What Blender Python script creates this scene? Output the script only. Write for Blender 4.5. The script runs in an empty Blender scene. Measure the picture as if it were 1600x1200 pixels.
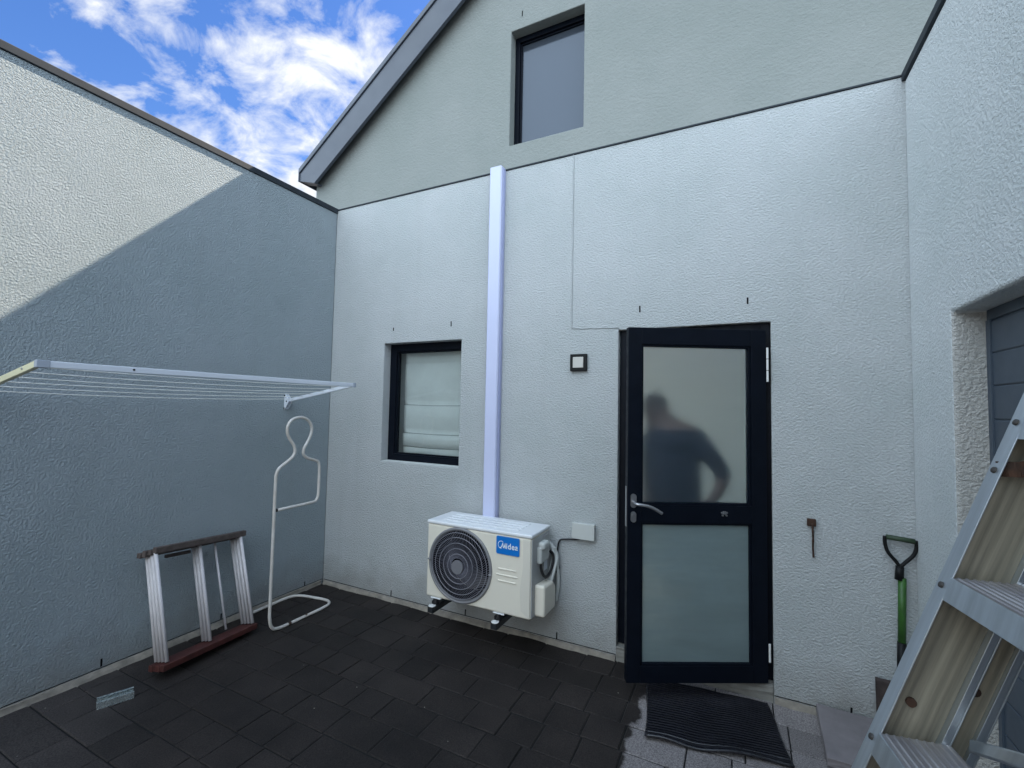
import bpy, bmesh, math, random
from mathutils import Vector, Matrix, Euler
random.seed(7)
rad = math.radians
scene = bpy.context.scene
COL = scene.collection

# ------------------------------------------------------------------ camera
cam_d = bpy.data.cameras.new('camera'); cam = bpy.data.objects.new('camera', cam_d); COL.objects.link(cam)
cam_d.sensor_width = 36.0; cam_d.lens = 36.0 * 714.66 / 1600.0
cam_d.clip_start = 0.02; cam_d.clip_end = 2000
Rv = Vector((0.89576081, 0.44410989, 0.01946725)); Uv = Vector((0.00474536, -0.0533427, 0.99856499)); Fv = Vector((-0.44451102, 0.89438301, 0.04988976))
CAM = Vector((3.29289778, -2.95814326, 1.55))
m = Matrix.Identity(4)
for i in range(3):
    m[i][0] = Rv[i]; m[i][1] = Uv[i]; m[i][2] = -Fv[i]; m[i][3] = CAM[i]
cam.matrix_world = m
scene.camera = cam

# ------------------------------------------------------------------ light
SUN = Vector((1.0, 3.6, 4.69)).normalized()          # towards the sun
sun_el = math.asin(SUN.z); sun_az = math.atan2(SUN.x, SUN.y)
ld = bpy.data.lights.new('sun', 'SUN'); ld.energy = 5.0; ld.angle = rad(0.5); ld.color = (1.0, 0.86, 0.70)
lo = bpy.data.objects.new('sun', ld); COL.objects.link(lo)
lo.rotation_euler = SUN.to_track_quat('Z', 'Y').to_euler(); lo.location = (10, 30, 30)

W = bpy.data.worlds.new('World'); scene.world = W; W.use_nodes = True
nt = W.node_tree; nt.nodes.clear()
def wn(t, **k):
    n = nt.nodes.new(t)
    for a, b in k.items(): setattr(n, a, b)
    return n
out = wn('ShaderNodeOutputWorld'); bg = wn('ShaderNodeBackground')
sky = wn('ShaderNodeTexSky', sky_type='NISHITA', sun_disc=False)
sky.sun_elevation = sun_el; sky.sun_rotation = sun_az; sky.altitude = 50; sky.air_density = 1.0; sky.dust_density = 0.2; sky.ozone_density = 2.6
tc = wn('ShaderNodeTexCoord'); sep = wn('ShaderNodeSeparateXYZ')
nt.links.new(tc.outputs['Generated'], sep.inputs[0])
mx0 = wn('ShaderNodeMath', operation='MAXIMUM'); nt.links.new(sep.outputs['Z'], mx0.inputs[0]); mx0.inputs[1].default_value = 0.0
mx = wn('ShaderNodeMath', operation='ADD'); nt.links.new(mx0.outputs[0], mx.inputs[0]); mx.inputs[1].default_value = 0.3
dx = wn('ShaderNodeMath', operation='DIVIDE'); nt.links.new(sep.outputs['X'], dx.inputs[0]); nt.links.new(mx.outputs[0], dx.inputs[1])
dy = wn('ShaderNodeMath', operation='DIVIDE'); nt.links.new(sep.outputs['Y'], dy.inputs[0]); nt.links.new(mx.outputs[0], dy.inputs[1])
cmb = wn('ShaderNodeCombineXYZ'); nt.links.new(dx.outputs[0], cmb.inputs[0]); nt.links.new(dy.outputs[0], cmb.inputs[1])
mp = wn('ShaderNodeMapping'); nt.links.new(cmb.outputs[0], mp.inputs[0]); mp.inputs['Rotation'].default_value = (0, 0, rad(100)); mp.inputs['Scale'].default_value = (1.0, 1.25, 1); mp.inputs['Location'].default_value = (4.8, 10.9, 0)
n1 = wn('ShaderNodeTexNoise'); n1.inputs['Scale'].default_value = 2.0; n1.inputs['Detail'].default_value = 9; n1.inputs['Roughness'].default_value = 0.5; n1.inputs['Distortion'].default_value = 0.15
n2 = wn('ShaderNodeTexNoise'); n2.inputs['Scale'].default_value = 8.5; n2.inputs['Detail'].default_value = 10; n2.inputs['Roughness'].default_value = 0.6; n2.inputs['Distortion'].default_value = 0.35
nt.links.new(mp.outputs[0], n1.inputs['Vector']); nt.links.new(mp.outputs[0], n2.inputs['Vector'])
m2 = wn('ShaderNodeMath', operation='MULTIPLY'); nt.links.new(n2.outputs['Fac'], m2.inputs[0]); m2.inputs[1].default_value = 0.8
ad = wn('ShaderNodeMath', operation='ADD'); nt.links.new(n1.outputs['Fac'], ad.inputs[0]); nt.links.new(m2.outputs[0], ad.inputs[1])
zb = wn('ShaderNodeMath', operation='MULTIPLY_ADD'); nt.links.new(sep.outputs['Z'], zb.inputs[0]); zb.inputs[1].default_value = -0.55; zb.inputs[2].default_value = 0.27
ad2 = wn('ShaderNodeMath', operation='ADD'); nt.links.new(ad.outputs[0], ad2.inputs[0]); nt.links.new(zb.outputs[0], ad2.inputs[1])
cr = wn('ShaderNodeValToRGB'); nt.links.new(ad2.outputs[0], cr.inputs[0])
cr.color_ramp.elements[0].position = 0.80; cr.color_ramp.elements[0].color = (0, 0, 0, 1)
cr.color_ramp.elements[1].position = 1.22; cr.color_ramp.elements[1].color = (1, 1, 1, 1)
mixc = wn('ShaderNodeMixRGB'); nt.links.new(cr.outputs[0], mixc.inputs[0]); hs = wn('ShaderNodeHueSaturation'); hs.inputs['Hue'].default_value = 0.512; hs.inputs['Saturation'].default_value = 1.25; hs.inputs['Value'].default_value = 0.7; nt.links.new(sky.outputs[0], hs.inputs['Color']); nt.links.new(hs.outputs[0], mixc.inputs[1])
mixc.inputs[2].default_value = (3.3, 3.42, 3.6, 1)
# bright cloud added out of view behind the camera to light the walls
n3 = wn('ShaderNodeTexNoise'); n3.inputs['Scale'].default_value = 1.3; n3.inputs['Detail'].default_value = 6; nt.links.new(mp.outputs[0], n3.inputs['Vector'])
by = wn('ShaderNodeMath', operation='MULTIPLY_ADD'); nt.links.new(n3.outputs['Fac'], by.inputs[0]); by.inputs[1].default_value = -0.7; nt.links.new(sep.outputs['Y'], by.inputs[2])
bm_ = wn('ShaderNodeMapRange'); bm_.interpolation_type = 'SMOOTHSTEP'; nt.links.new(by.outputs[0], bm_.inputs[0]); bm_.inputs[1].default_value = -0.30; bm_.inputs[2].default_value = -0.85; bm_.inputs[3].default_value = 0; bm_.inputs[4].default_value = 1
fill_bank = wn('ShaderNodeMixRGB'); nt.links.new(bm_.outputs[0], fill_bank.inputs[0]); nt.links.new(mixc.outputs[0], fill_bank.inputs[1]); fill_bank.inputs[2].default_value = (7.6, 9.1, 10.6, 1)
nt.links.new(fill_bank.outputs[0], bg.inputs[0]); bg.inputs[1].default_value = 0.1
nt.links.new(bg.outputs[0], out.inputs[0])
scene.view_settings.view_transform = 'Standard'; scene.view_settings.look = 'None'
scene.view_settings.exposure = 1.6; scene.view_settings.gamma = 1
scene.cycles.max_bounces = 10; scene.cycles.diffuse_bounces = 5; scene.cycles.transmission_bounces = 8

# ------------------------------------------------------------------ materials
def N(nt, t, **k):
    n = nt.nodes.new(t)
    for a, b in k.items(): setattr(n, a, b)
    return n
def mat(name, col, rough=0.6, metal=0.0, var=0.0, vscale=3.0, bump=0.0, bscale=60.0, bdist=0.003, col2=None, spec=0.5, island=0.0, coat=0.0, rvar=0.0):
    M = bpy.data.materials.new(name); M.use_nodes = True; t = M.node_tree; b = t.nodes['Principled BSDF']
    b.inputs['Base Color'].default_value = (*col, 1); b.inputs['Roughness'].default_value = rough; b.inputs['Metallic'].default_value = metal
    b.inputs['Specular IOR Level'].default_value = spec; b.inputs['Coat Weight'].default_value = coat
    c = N(t, 'ShaderNodeTexCoord'); L = t.links.new
    last = None
    if var > 0 or col2:
        n = N(t, 'ShaderNodeTexNoise'); n.inputs['Scale'].default_value = vscale; n.inputs['Detail'].default_value = 6; n.inputs['Roughness'].default_value = 0.6
        L(c.outputs['Object'], n.inputs['Vector'])
        r = N(t, 'ShaderNodeValToRGB'); L(n.outputs['Fac'], r.inputs[0])
        c2 = col2 if col2 else tuple(x * (1 - var) for x in col); c1 = col if col2 else tuple(min(1, x * (1 + var)) for x in col)
        r.color_ramp.elements[0].position = 0.32; r.color_ramp.elements[0].color = (*c2, 1)
        r.color_ramp.elements[1].position = 0.68; r.color_ramp.elements[1].color = (*c1, 1)
        last = r.outputs[0]
    if island > 0:
        g = N(t, 'ShaderNodeNewGeometry'); mr = N(t, 'ShaderNodeMapRange'); L(g.outputs['Random Per Island'], mr.inputs[0])
        mr.inputs[3].default_value = 1 - island; mr.inputs[4].default_value = 1 + island
        mm = N(t, 'ShaderNodeMixRGB', blend_type='MULTIPLY'); mm.inputs[0].default_value = 1
        if last: L(last, mm.inputs[1])
        else: mm.inputs[1].default_value = (*col, 1)
        L(mr.outputs[0], mm.inputs[2]); last = mm.outputs[0]
    if last: L(last, b.inputs['Base Color'])
    if rvar > 0:
        n = N(t, 'ShaderNodeTexNoise'); n.inputs['Scale'].default_value = vscale * 2.3; n.inputs['Detail'].default_value = 5; L(c.outputs['Object'], n.inputs['Vector'])
        mr = N(t, 'ShaderNodeMapRange'); L(n.outputs['Fac'], mr.inputs[0]); mr.inputs[1].default_value = .3; mr.inputs[2].default_value = .7
        mr.inputs[3].default_value = max(.03, rough - rvar); mr.inputs[4].default_value = min(1, rough + rvar); L(mr.outputs[0], b.inputs['Roughness'])
    if bump > 0:
        n = N(t, 'ShaderNodeTexNoise'); n.inputs['Scale'].default_value = bscale; n.inputs['Detail'].default_value = 4
        L(c.outputs['Object'], n.inputs['Vector'])
        bp = N(t, 'ShaderNodeBump'); bp.inputs['Strength'].default_value = bump; bp.inputs['Distance'].default_value = bdist
        L(n.outputs['Fac'], bp.inputs['Height']); L(bp.outputs[0], b.inputs['Normal'])
    return M

def stucco(name, col, strength=0.8, dist=0.004, scale=(42, 42, 60), dirt=True, tint=None):
    """trowelled, sprayed plaster: worm-like ridges"""
    M = bpy.data.materials.new(name); M.use_nodes = True; t = M.node_tree; b = t.nodes['Principled BSDF']; L = t.links.new
    b.inputs['Roughness'].default_value = 0.85; b.inputs['Specular IOR Level'].default_value = 0.25
    c = N(t, 'ShaderNodeTexCoord'); mp = N(t, 'ShaderNodeMapping'); L(c.outputs['Object'], mp.inputs[0]); mp.inputs['Scale'].default_value = scale
    n = N(t, 'ShaderNodeTexNoise'); n.inputs['Scale'].default_value = 1.0; n.inputs['Detail'].default_value = 3.5; n.inputs['Roughness'].default_value = 0.6; n.inputs['Distortion'].default_value = 0.1
    L(mp.outputs[0], n.inputs['Vector'])
    r = N(t, 'ShaderNodeValToRGB'); L(n.outputs['Fac'], r.inputs[0]); r.color_ramp.interpolation = 'EASE'
    r.color_ramp.elements[0].position = 0.28; r.color_ramp.elements[1].position = 0.74
    f = N(t, 'ShaderNodeTexNoise'); f.inputs['Scale'].default_value = 3.4; f.inputs['Detail'].default_value = 2; L(mp.outputs[0], f.inputs['Vector'])
    fm = N(t, 'ShaderNodeMath', operation='MULTIPLY_ADD'); L(f.outputs['Fac'], fm.inputs[0]); fm.inputs[1].default_value = 0.45; L(r.outputs[0], fm.inputs[2])
    lg = N(t, 'ShaderNodeTexNoise'); lg.inputs['Scale'].default_value = 3.0; lg.inputs['Detail'].default_value = 2; L(c.outputs['Object'], lg.inputs['Vector'])
    lm = N(t, 'ShaderNodeMath', operation='MULTIPLY_ADD'); L(lg.outputs['Fac'], lm.inputs[0]); lm.inputs[1].default_value = 2.2; L(fm.outputs[0], lm.inputs[2])
    bp = N(t, 'ShaderNodeBump'); bp.inputs['Strength'].default_value = strength; bp.inputs['Distance'].default_value = dist
    L(lm.outputs[0], bp.inputs['Height']); L(bp.outputs[0], b.inputs['Normal'])
    n2 = N(t, 'ShaderNodeTexNoise'); n2.inputs['Scale'].default_value = 1.1; n2.inputs['Detail'].default_value = 7; n2.inputs['Roughness'].default_value = 0.65; L(c.outputs['Object'], n2.inputs['Vector'])
    rr = N(t, 'ShaderNodeValToRGB'); L(n2.outputs['Fac'], rr.inputs[0])
    t2 = tint or (col[0] * 0.86, col[1] * 0.89, col[2] * 0.88)
    rr.color_ramp.elements[0].position = 0.3; rr.color_ramp.elements[0].color = (*t2, 1)
    rr.color_ramp.elements[1].position = 0.62; rr.color_ramp.elements[1].color = (*col, 1)
    last = rr.outputs[0]
    if dirt:   # splash dirt at the foot of the wall
        sp = N(t, 'ShaderNodeSeparateXYZ'); L(c.outputs['Object'], sp.inputs[0])
        n3 = N(t, 'ShaderNodeTexNoise'); n3.inputs['Scale'].default_value = 6; n3.inputs['Detail'].default_value = 6; L(c.outputs['Object'], n3.inputs['Vector'])
        a = N(t, 'ShaderNodeMath', operation='MULTIPLY_ADD'); L(n3.outputs['Fac'], a.inputs[0]); a.inputs[1].default_value = -0.5; L(sp.outputs['Z'], a.inputs[2])
        mr = N(t, 'ShaderNodeMapRange'); L(a.outputs[0], mr.inputs[0]); mr.inputs[1].default_value = -0.28; mr.inputs[2].default_value = 0.02; mr.inputs[3].default_value = 0.5; mr.inputs[4].default_value = 0
        mx = N(t, 'ShaderNodeMixRGB'); L(mr.outputs[0], mx.inputs[0]); L(last, mx.inputs[1]); mx.inputs[2].default_value = (0.22, 0.205, 0.18, 1); last = mx.outputs[0]
        # faint vertical rain streaks
        mp3 = N(t, 'ShaderNodeMapping'); mp3.inputs['Scale'].default_value = (9, 9, 0.5); L(c.outputs['Object'], mp3.inputs[0])
        n4 = N(t, 'ShaderNodeTexNoise'); n4.inputs['Scale'].default_value = 1; n4.inputs['Detail'].default_value = 5; L(mp3.outputs[0], n4.inputs['Vector'])
        m4 = N(t, 'ShaderNodeMapRange'); L(n4.outputs['Fac'], m4.inputs[0]); m4.inputs[1].default_value = 0.55; m4.inputs[2].default_value = 0.8; m4.inputs[3].default_value = 0; m4.inputs[4].default_value = 0.10
        mx2 = N(t, 'ShaderNodeMixRGB'); L(m4.outputs[0], mx2.inputs[0]); L(last, mx2.inputs[1]); mx2.inputs[2].default_value = (0.27, 0.28, 0.27, 1); last = mx2.outputs[0]
    L(last, b.inputs['Base Color'])
    return M

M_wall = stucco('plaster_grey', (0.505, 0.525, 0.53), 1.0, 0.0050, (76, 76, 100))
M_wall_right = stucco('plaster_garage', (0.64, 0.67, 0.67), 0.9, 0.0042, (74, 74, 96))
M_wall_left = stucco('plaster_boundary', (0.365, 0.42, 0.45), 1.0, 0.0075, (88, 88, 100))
M_gable = stucco('plaster_gable', (0.262, 0.277, 0.262), 0.7, 0.003, (55, 55, 70), dirt=False)
M_reveal = stucco('plaster_smooth', (0.58, 0.60, 0.59), 0.4, 0.002, (50, 50, 50), dirt=False)
M_plinth = mat('plinth_mortar', (0.30, 0.27, 0.225), 0.9, col2=(0.16, 0.145, 0.125), vscale=14, bump=0.8, bscale=45, bdist=0.006)
M_flash = mat('flashing_dark', (0.030, 0.037, 0.045), 0.6, 0.0, spec=0.2, var=0.2, vscale=8)
M_barge = mat('barge_slate_grey', (0.07, 0.082, 0.105), 0.42, 0.0, var=0.08, vscale=2, rvar=0.08)
M_roof = mat('roof_sheet', (0.09, 0.10, 0.125), 0.5, 0.2, var=0.1)
M_black = mat('powder_coat_black', (0.004, 0.006, 0.011), 0.42, 0.0, var=0.15, vscale=12, rvar=0.08, spec=0.1)
M_dark = mat('dark_void', (0.006, 0.006, 0.007), 0.8, spec=0.1)
M_garage = mat('garage_door_blue_grey', (0.055, 0.075, 0.10), 0.42, var=0.07, vscale=4, rvar=0.06)
M_whitepl = mat('white_plastic_sky_tint', (0.54, 0.57, 0.76), 0.35, var=0.02, vscale=5)  # blue reflection put into the base colour of white plastic
M_boxpl = mat('grey_plastic', (0.50, 0.52, 0.50), 0.5, var=0.04)
M_acbody = mat('ac_casing', (0.74, 0.70, 0.60), 0.42, var=0.025, vscale=4)
M_actop = mat('ac_top', (0.72, 0.74, 0.76), 0.3, var=0.03)
M_acgrille = mat('ac_grille', (0.17, 0.17, 0.21), 0.4)
M_acring = mat('ac_grille_ring', (0.20, 0.20, 0.21), 0.45)
M_blue = mat('badge_blue', (0.0, 0.16, 0.55), 0.35)
M_badgew = mat('badge_white', (0.75, 0.80, 0.85), 0.4)
M_rubber = mat('black_rubber', (0.010, 0.010, 0.012), 0.42, var=0.2, vscale=20)
M_matr = mat('mat_rubber', (0.004, 0.004, 0.007), 0.5, var=0.3, vscale=9, rvar=0.12, spec=0.2)
M_galv = mat('galvanised_steel', (0.52, 0.58, 0.58), 0.25, 0.75, var=0.12, vscale=30, rvar=0.1)
M_silver = mat('satin_silver', (0.42, 0.42, 0.43), 0.32, 0.85, var=0.05)
M_pin = mat('pale_pin', (0.72, 0.72, 0.70), 0.4)
M_rust = mat('rusty_iron', (0.075, 0.035, 0.02), 0.85, 0.2, col2=(0.03, 0.02, 0.015), vscale=60, bump=0.6, bscale=150, bdist=0.002)
M_tubew = mat('white_enamel_tube', (0.62, 0.60, 0.57), 0.38, col2=(0.52, 0.48, 0.43), vscale=9, rvar=0.08)
M_rackw = mat('white_rack_tube', (0.60, 0.57, 0.58), 0.45, var=0.06, vscale=15)
M_wood_top = mat('weathered_timber', (0.12, 0.095, 0.085), 0.75, col2=(0.06, 0.045, 0.04), vscale=22, bump=0.4, bscale=70, bdist=0.002)
M_wood_red = mat('red_brown_timber', (0.085, 0.022, 0.018), 0.6, col2=(0.045, 0.012, 0.010), vscale=18, bump=0.3, bscale=70, bdist=0.002)
M_airer = mat('airer_frame', (0.66, 0.70, 0.76), 0.35, 0.0, var=0.03)
M_airer_c = mat('airer_cream', (0.66, 0.64, 0.44), 0.45, var=0.05)
M_line = mat('airer_line', (0.74, 0.74, 0.70), 0.5)
M_fabric = mat('blind_fabric', (0.80, 0.82, 0.79), 0.9, var=0.04, vscale=6, bump=0.25, bscale=9, bdist=0.02)
M_green = mat('green_shaft', (0.030, 0.105, 0.016), 0.45, var=0.2, vscale=25)
M_dkgreen = mat('dark_green_grip', (0.03, 0.055, 0.028), 0.6, var=0.2, vscale=30)
M_blackpl = mat('black_plastic', (0.007, 0.0075, 0.008), 0.5, var=0.2, vscale=25, spec=0.2)
M_blade = mat('spade_steel', (0.06, 0.045, 0.042), 0.7, 0.3, col2=(0.03, 0.022, 0.02), vscale=25)
M_slab = mat('concrete_slab', (0.22, 0.20, 0.205), 0.9, col2=(0.165, 0.15, 0.155), vscale=9, bump=0.5, bscale=160, bdist=0.002)
M_step = mat('concrete_step', (0.25, 0.245, 0.22), 0.9, col2=(0.17, 0.165, 0.15), vscale=12, bump=0.6, bscale=60, bdist=0.003)
M_inwall = mat('interior_cream', (0.70, 0.82, 0.87), 0.9)
M_infloor = mat('interior_floor', (0.78, 0.77, 0.74), 0.7)
M_sand = mat('joint_sand', (0.006, 0.006, 0.006), 0.95, var=0.3, vscale=30)
M_skin = mat('skin', (0.09, 0.055, 0.04), 0.55); M_shirt = mat('navy_shirt', (0.008, 0.014, 0.026), 0.9); M_trous = mat('dark_trousers', (0.03, 0.03, 0.035), 0.9); M_hair = mat('dark_hair', (0.015, 0.012, 0.01), 0.7)

def paver_mat():
    M = bpy.data.materials.new('concrete_pavers'); M.use_nodes = True; t = M.node_tree; b = t.nodes['Principled BSDF']; L = t.links.new
    c = N(t, 'ShaderNodeTexCoord'); sp = N(t, 'ShaderNodeSeparateXYZ'); L(c.outputs['Object'], sp.inputs[0])
    # damp, oil-dark area on the left; dry pale concrete on the right, with a ragged edge
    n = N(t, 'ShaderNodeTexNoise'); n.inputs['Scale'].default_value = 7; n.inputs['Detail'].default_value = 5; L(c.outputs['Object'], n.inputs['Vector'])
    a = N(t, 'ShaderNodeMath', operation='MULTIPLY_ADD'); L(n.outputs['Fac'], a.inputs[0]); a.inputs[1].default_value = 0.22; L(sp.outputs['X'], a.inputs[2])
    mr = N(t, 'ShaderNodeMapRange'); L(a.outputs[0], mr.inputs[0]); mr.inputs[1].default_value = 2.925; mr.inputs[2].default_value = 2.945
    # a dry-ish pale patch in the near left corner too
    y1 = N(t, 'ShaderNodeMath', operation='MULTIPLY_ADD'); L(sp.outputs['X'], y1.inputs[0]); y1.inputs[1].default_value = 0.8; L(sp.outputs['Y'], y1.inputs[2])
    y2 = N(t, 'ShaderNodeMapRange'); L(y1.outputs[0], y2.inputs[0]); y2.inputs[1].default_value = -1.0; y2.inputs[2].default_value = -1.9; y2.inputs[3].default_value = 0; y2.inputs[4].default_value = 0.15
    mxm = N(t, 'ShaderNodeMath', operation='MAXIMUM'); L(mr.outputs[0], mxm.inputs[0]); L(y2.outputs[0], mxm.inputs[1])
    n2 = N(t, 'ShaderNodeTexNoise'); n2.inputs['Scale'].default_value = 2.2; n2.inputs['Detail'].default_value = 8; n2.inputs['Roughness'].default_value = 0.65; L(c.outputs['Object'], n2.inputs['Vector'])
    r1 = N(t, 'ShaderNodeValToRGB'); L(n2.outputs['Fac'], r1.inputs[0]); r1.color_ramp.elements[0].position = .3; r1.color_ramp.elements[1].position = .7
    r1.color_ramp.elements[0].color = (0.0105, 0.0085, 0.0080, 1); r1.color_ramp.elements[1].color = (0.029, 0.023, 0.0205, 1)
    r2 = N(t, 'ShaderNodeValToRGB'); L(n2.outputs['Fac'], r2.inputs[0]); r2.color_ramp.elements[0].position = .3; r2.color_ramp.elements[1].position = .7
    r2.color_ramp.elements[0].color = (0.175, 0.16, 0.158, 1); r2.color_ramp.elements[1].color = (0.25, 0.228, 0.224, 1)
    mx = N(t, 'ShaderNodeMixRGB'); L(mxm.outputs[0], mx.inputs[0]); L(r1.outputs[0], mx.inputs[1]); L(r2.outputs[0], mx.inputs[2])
    g = N(t, 'ShaderNodeNewGeometry'); gr = N(t, 'ShaderNodeMapRange'); L(g.outputs['Random Per Island'], gr.inputs[0]); gr.inputs[3].default_value = 0.8; gr.inputs[4].default_value = 1.22
    mm = N(t, 'ShaderNodeMixRGB', blend_type='MULTIPLY'); mm.inputs[0].default_value = 1; L(mx.outputs[0], mm.inputs[1]); L(gr.outputs[0], mm.inputs[2])
    # grit speckle
    sk = N(t, 'ShaderNodeTexNoise'); sk.inputs['Scale'].default_value = 170; sk.inputs['Detail'].default_value = 2; L(c.outputs['Object'], sk.inputs['Vector'])
    sr = N(t, 'ShaderNodeMapRange'); L(sk.outputs['Fac'], sr.inputs[0]); sr.inputs[1].default_value = .35; sr.inputs[2].default_value = .7; sr.inputs[3].default_value = .65; sr.inputs[4].default_value = 1.5
    m3 = N(t, 'ShaderNodeMixRGB', blend_type='MULTIPLY'); m3.inputs[0].default_value = 1; L(mm.outputs[0], m3.inputs[1]); L(sr.outputs[0], m3.inputs[2])
    L(m3.outputs[0], b.inputs['Base Color'])
    vo = N(t, 'ShaderNodeTexVoronoi'); vo.inputs['Scale'].default_value = 16; L(c.outputs['Object'], vo.inputs['Vector'])
    vs_ = N(t, 'ShaderNodeMath', operation='LESS_THAN'); L(vo.outputs['Distance'], vs_.inputs[0]); vs_.inputs[1].default_value = 0.045
    vc = N(t, 'ShaderNodeSeparateColor'); L(vo.outputs['Color'], vc.inputs[0]); vg = N(t, 'ShaderNodeMath', operation='GREATER_THAN'); L(vc.outputs[0], vg.inputs[0]); vg.inputs[1].default_value = 0.86
    vm = N(t, 'ShaderNodeMath', operation='MULTIPLY'); L(vs_.outputs[0], vm.inputs[0]); L(vg.outputs[0], vm.inputs[1])
    mg = N(t, 'ShaderNodeMixRGB'); L(vm.outputs[0], mg.inputs[0]); L(m3.outputs[0], mg.inputs[1]); mg.inputs[2].default_value = (0.35, 0.33, 0.28, 1); L(mg.outputs[0], b.inputs['Base Color'])
    rr = N(t, 'ShaderNodeMapRange'); L(mxm.outputs[0], rr.inputs[0]); rr.inputs[3].default_value = 0.72; rr.inputs[4].default_value = 0.92; L(rr.outputs[0], b.inputs['Roughness'])
    b.inputs['Specular IOR Level'].default_value = 0.3
    bn = N(t, 'ShaderNodeTexNoise'); bn.inputs['Scale'].default_value = 120; bn.inputs['Detail'].default_value = 4; L(c.outputs['Object'], bn.inputs['Vector'])
    bp = N(t, 'ShaderNodeBump'); bp.inputs['Strength'].default_value = 0.7; bp.inputs['Distance'].default_value = 0.0025; L(bn.outputs['Fac'], bp.inputs['Height']); L(bp.outputs[0], b.inputs['Normal'])
    return M
M_paver = paver_mat()

def glass_mat(name, col=(0.9, 0.95, 0.95), rough=0.0):
    M = bpy.data.materials.new(name); M.use_nodes = True; b = M.node_tree.nodes['Principled BSDF']
    b.inputs['Base Color'].default_value = (*col, 1); b.inputs['Transmission Weight'].default_value = 1; b.inputs['Roughness'].default_value = rough; b.inputs['IOR'].default_value = 1.45
    return M
M_glass = glass_mat('window_glass')
M_glass_tint = glass_mat('tinted_glass', (0.35, 0.38, 0.42))
def refl_glass():
    M = bpy.data.materials.new('reflective_glass'); M.use_nodes = True; t = M.node_tree; b = t.nodes['Principled BSDF']
    b.inputs['Base Color'].default_value = (0.05, 0.06, 0.075, 1); b.inputs['Roughness'].default_value = 0.10; b.inputs['IOR'].default_value = 1.62; b.inputs['Specular Tint'].default_value = (0.75, 0.85, 1, 1)
    return M
M_refl = refl_glass()
def frosted(name, col, rough, diff, dcol):
    M = bpy.data.materials.new(name); M.use_nodes = True; t = M.node_tree; b = t.nodes['Principled BSDF']; L = t.links.new
    b.inputs['Base Color'].default_value = (*col, 1); b.inputs['Transmission Weight'].default_value = 1; b.inputs['Roughness'].default_value = rough; b.inputs['IOR'].default_value = 1.25
    tr = N(t, 'ShaderNodeBsdfDiffuse'); tr.inputs[0].default_value = (*dcol, 1)
    mx = N(t, 'ShaderNodeMixShader'); mx.inputs[0].default_value = diff
    c = N(t, 'ShaderNodeTexCoord'); mp = N(t, 'ShaderNodeMapping'); mp.inputs['Scale'].default_value = (2, 2, 9); L(c.outputs['Object'], mp.inputs[0])
    n = N(t, 'ShaderNodeTexNoise'); n.inputs['Scale'].default_value = 1.2; n.inputs['Detail'].default_value = 5; L(mp.outputs[0], n.inputs['Vector'])
    mr = N(t, 'ShaderNodeMapRange'); L(n.outputs['Fac'], mr.inputs[0]); mr.inputs[1].default_value = .3; mr.inputs[2].default_value = .7; mr.inputs[3].default_value = diff * 0.85; mr.inputs[4].default_value = min(1, diff * 1.15); L(mr.outputs[0], mx.inputs[0])
    L(b.outputs[0], mx.inputs[1]); L(tr.outputs[0], mx.inputs[2]); L(mx.outputs[0], t.nodes['Material Output'].inputs[0])
    return M
M_frost_up = frosted('frosted_glass_upper', (0.98, 0.99, 1.0), 0.35, 0.10, (0.10, 0.15, 0.20))
M_frost_low = frosted('frosted_glass_lower', (0.45, 0.52, 0.52), 0.9, 0.72, (0.19, 0.25, 0.26))

def alu_mat(name, col, rough, aniso_scale, col2=None, metal=0.9, bump=0.15):
    """extruded / brushed aluminium with lengthwise streaks, local X is the long axis"""
    M = bpy.data.materials.new(name); M.use_nodes = True; t = M.node_tree; b = t.nodes['Principled BSDF']; L = t.links.new
    b.inputs['Metallic'].default_value = metal
    c = N(t, 'ShaderNodeTexCoord'); mp = N(t, 'ShaderNodeMapping'); mp.inputs['Scale'].default_value = aniso_scale; L(c.outputs['Object'], mp.inputs[0])
    n = N(t, 'ShaderNodeTexNoise'); n.inputs['Scale'].default_value = 1; n.inputs['Detail'].default_value = 6; n.inputs['Roughness'].default_value = .6; L(mp.outputs[0], n.inputs['Vector'])
    r = N(t, 'ShaderNodeValToRGB'); L(n.outputs['Fac'], r.inputs[0]); r.color_ramp.elements[0].position = .3; r.color_ramp.elements[1].position = .7
    c2 = col2 or tuple(x * .7 for x in col)
    r.color_ramp.elements[0].color = (*c2, 1); r.color_ramp.elements[1].color = (*col, 1); L(r.outputs[0], b.inputs['Base Color'])
    mr = N(t, 'ShaderNodeMapRange'); L(n.outputs['Fac'], mr.inputs[0]); mr.inputs[3].default_value = rough + .12; mr.inputs[4].default_value = max(.05, rough - .1); L(mr.outputs[0], b.inputs['Roughness'])
    bp = N(t, 'ShaderNodeBump'); bp.inputs['Strength'].default_value = bump; bp.inputs['Distance'].default_value = .001; L(n.outputs['Fac'], bp.inputs['Height']); L(bp.outputs[0], b.inputs['Normal'])
    return M
M_alu = alu_mat('ladder_aluminium', (0.55, 0.60, 0.64), 0.38, (40, 40, 3))
M_alu_web = alu_mat('ladder_stained_aluminium', (0.37, 0.335, 0.255), 0.48, (70, 70, 1.6), col2=(0.14, 0.128, 0.10), metal=0.35, bump=0.2)
M_alu_tread = alu_mat('ladder_tread_aluminium', (0.50, 0.49, 0.50), 0.42, (3, 40, 40), col2=(0.30, 0.28, 0.28), metal=0.75)

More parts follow.
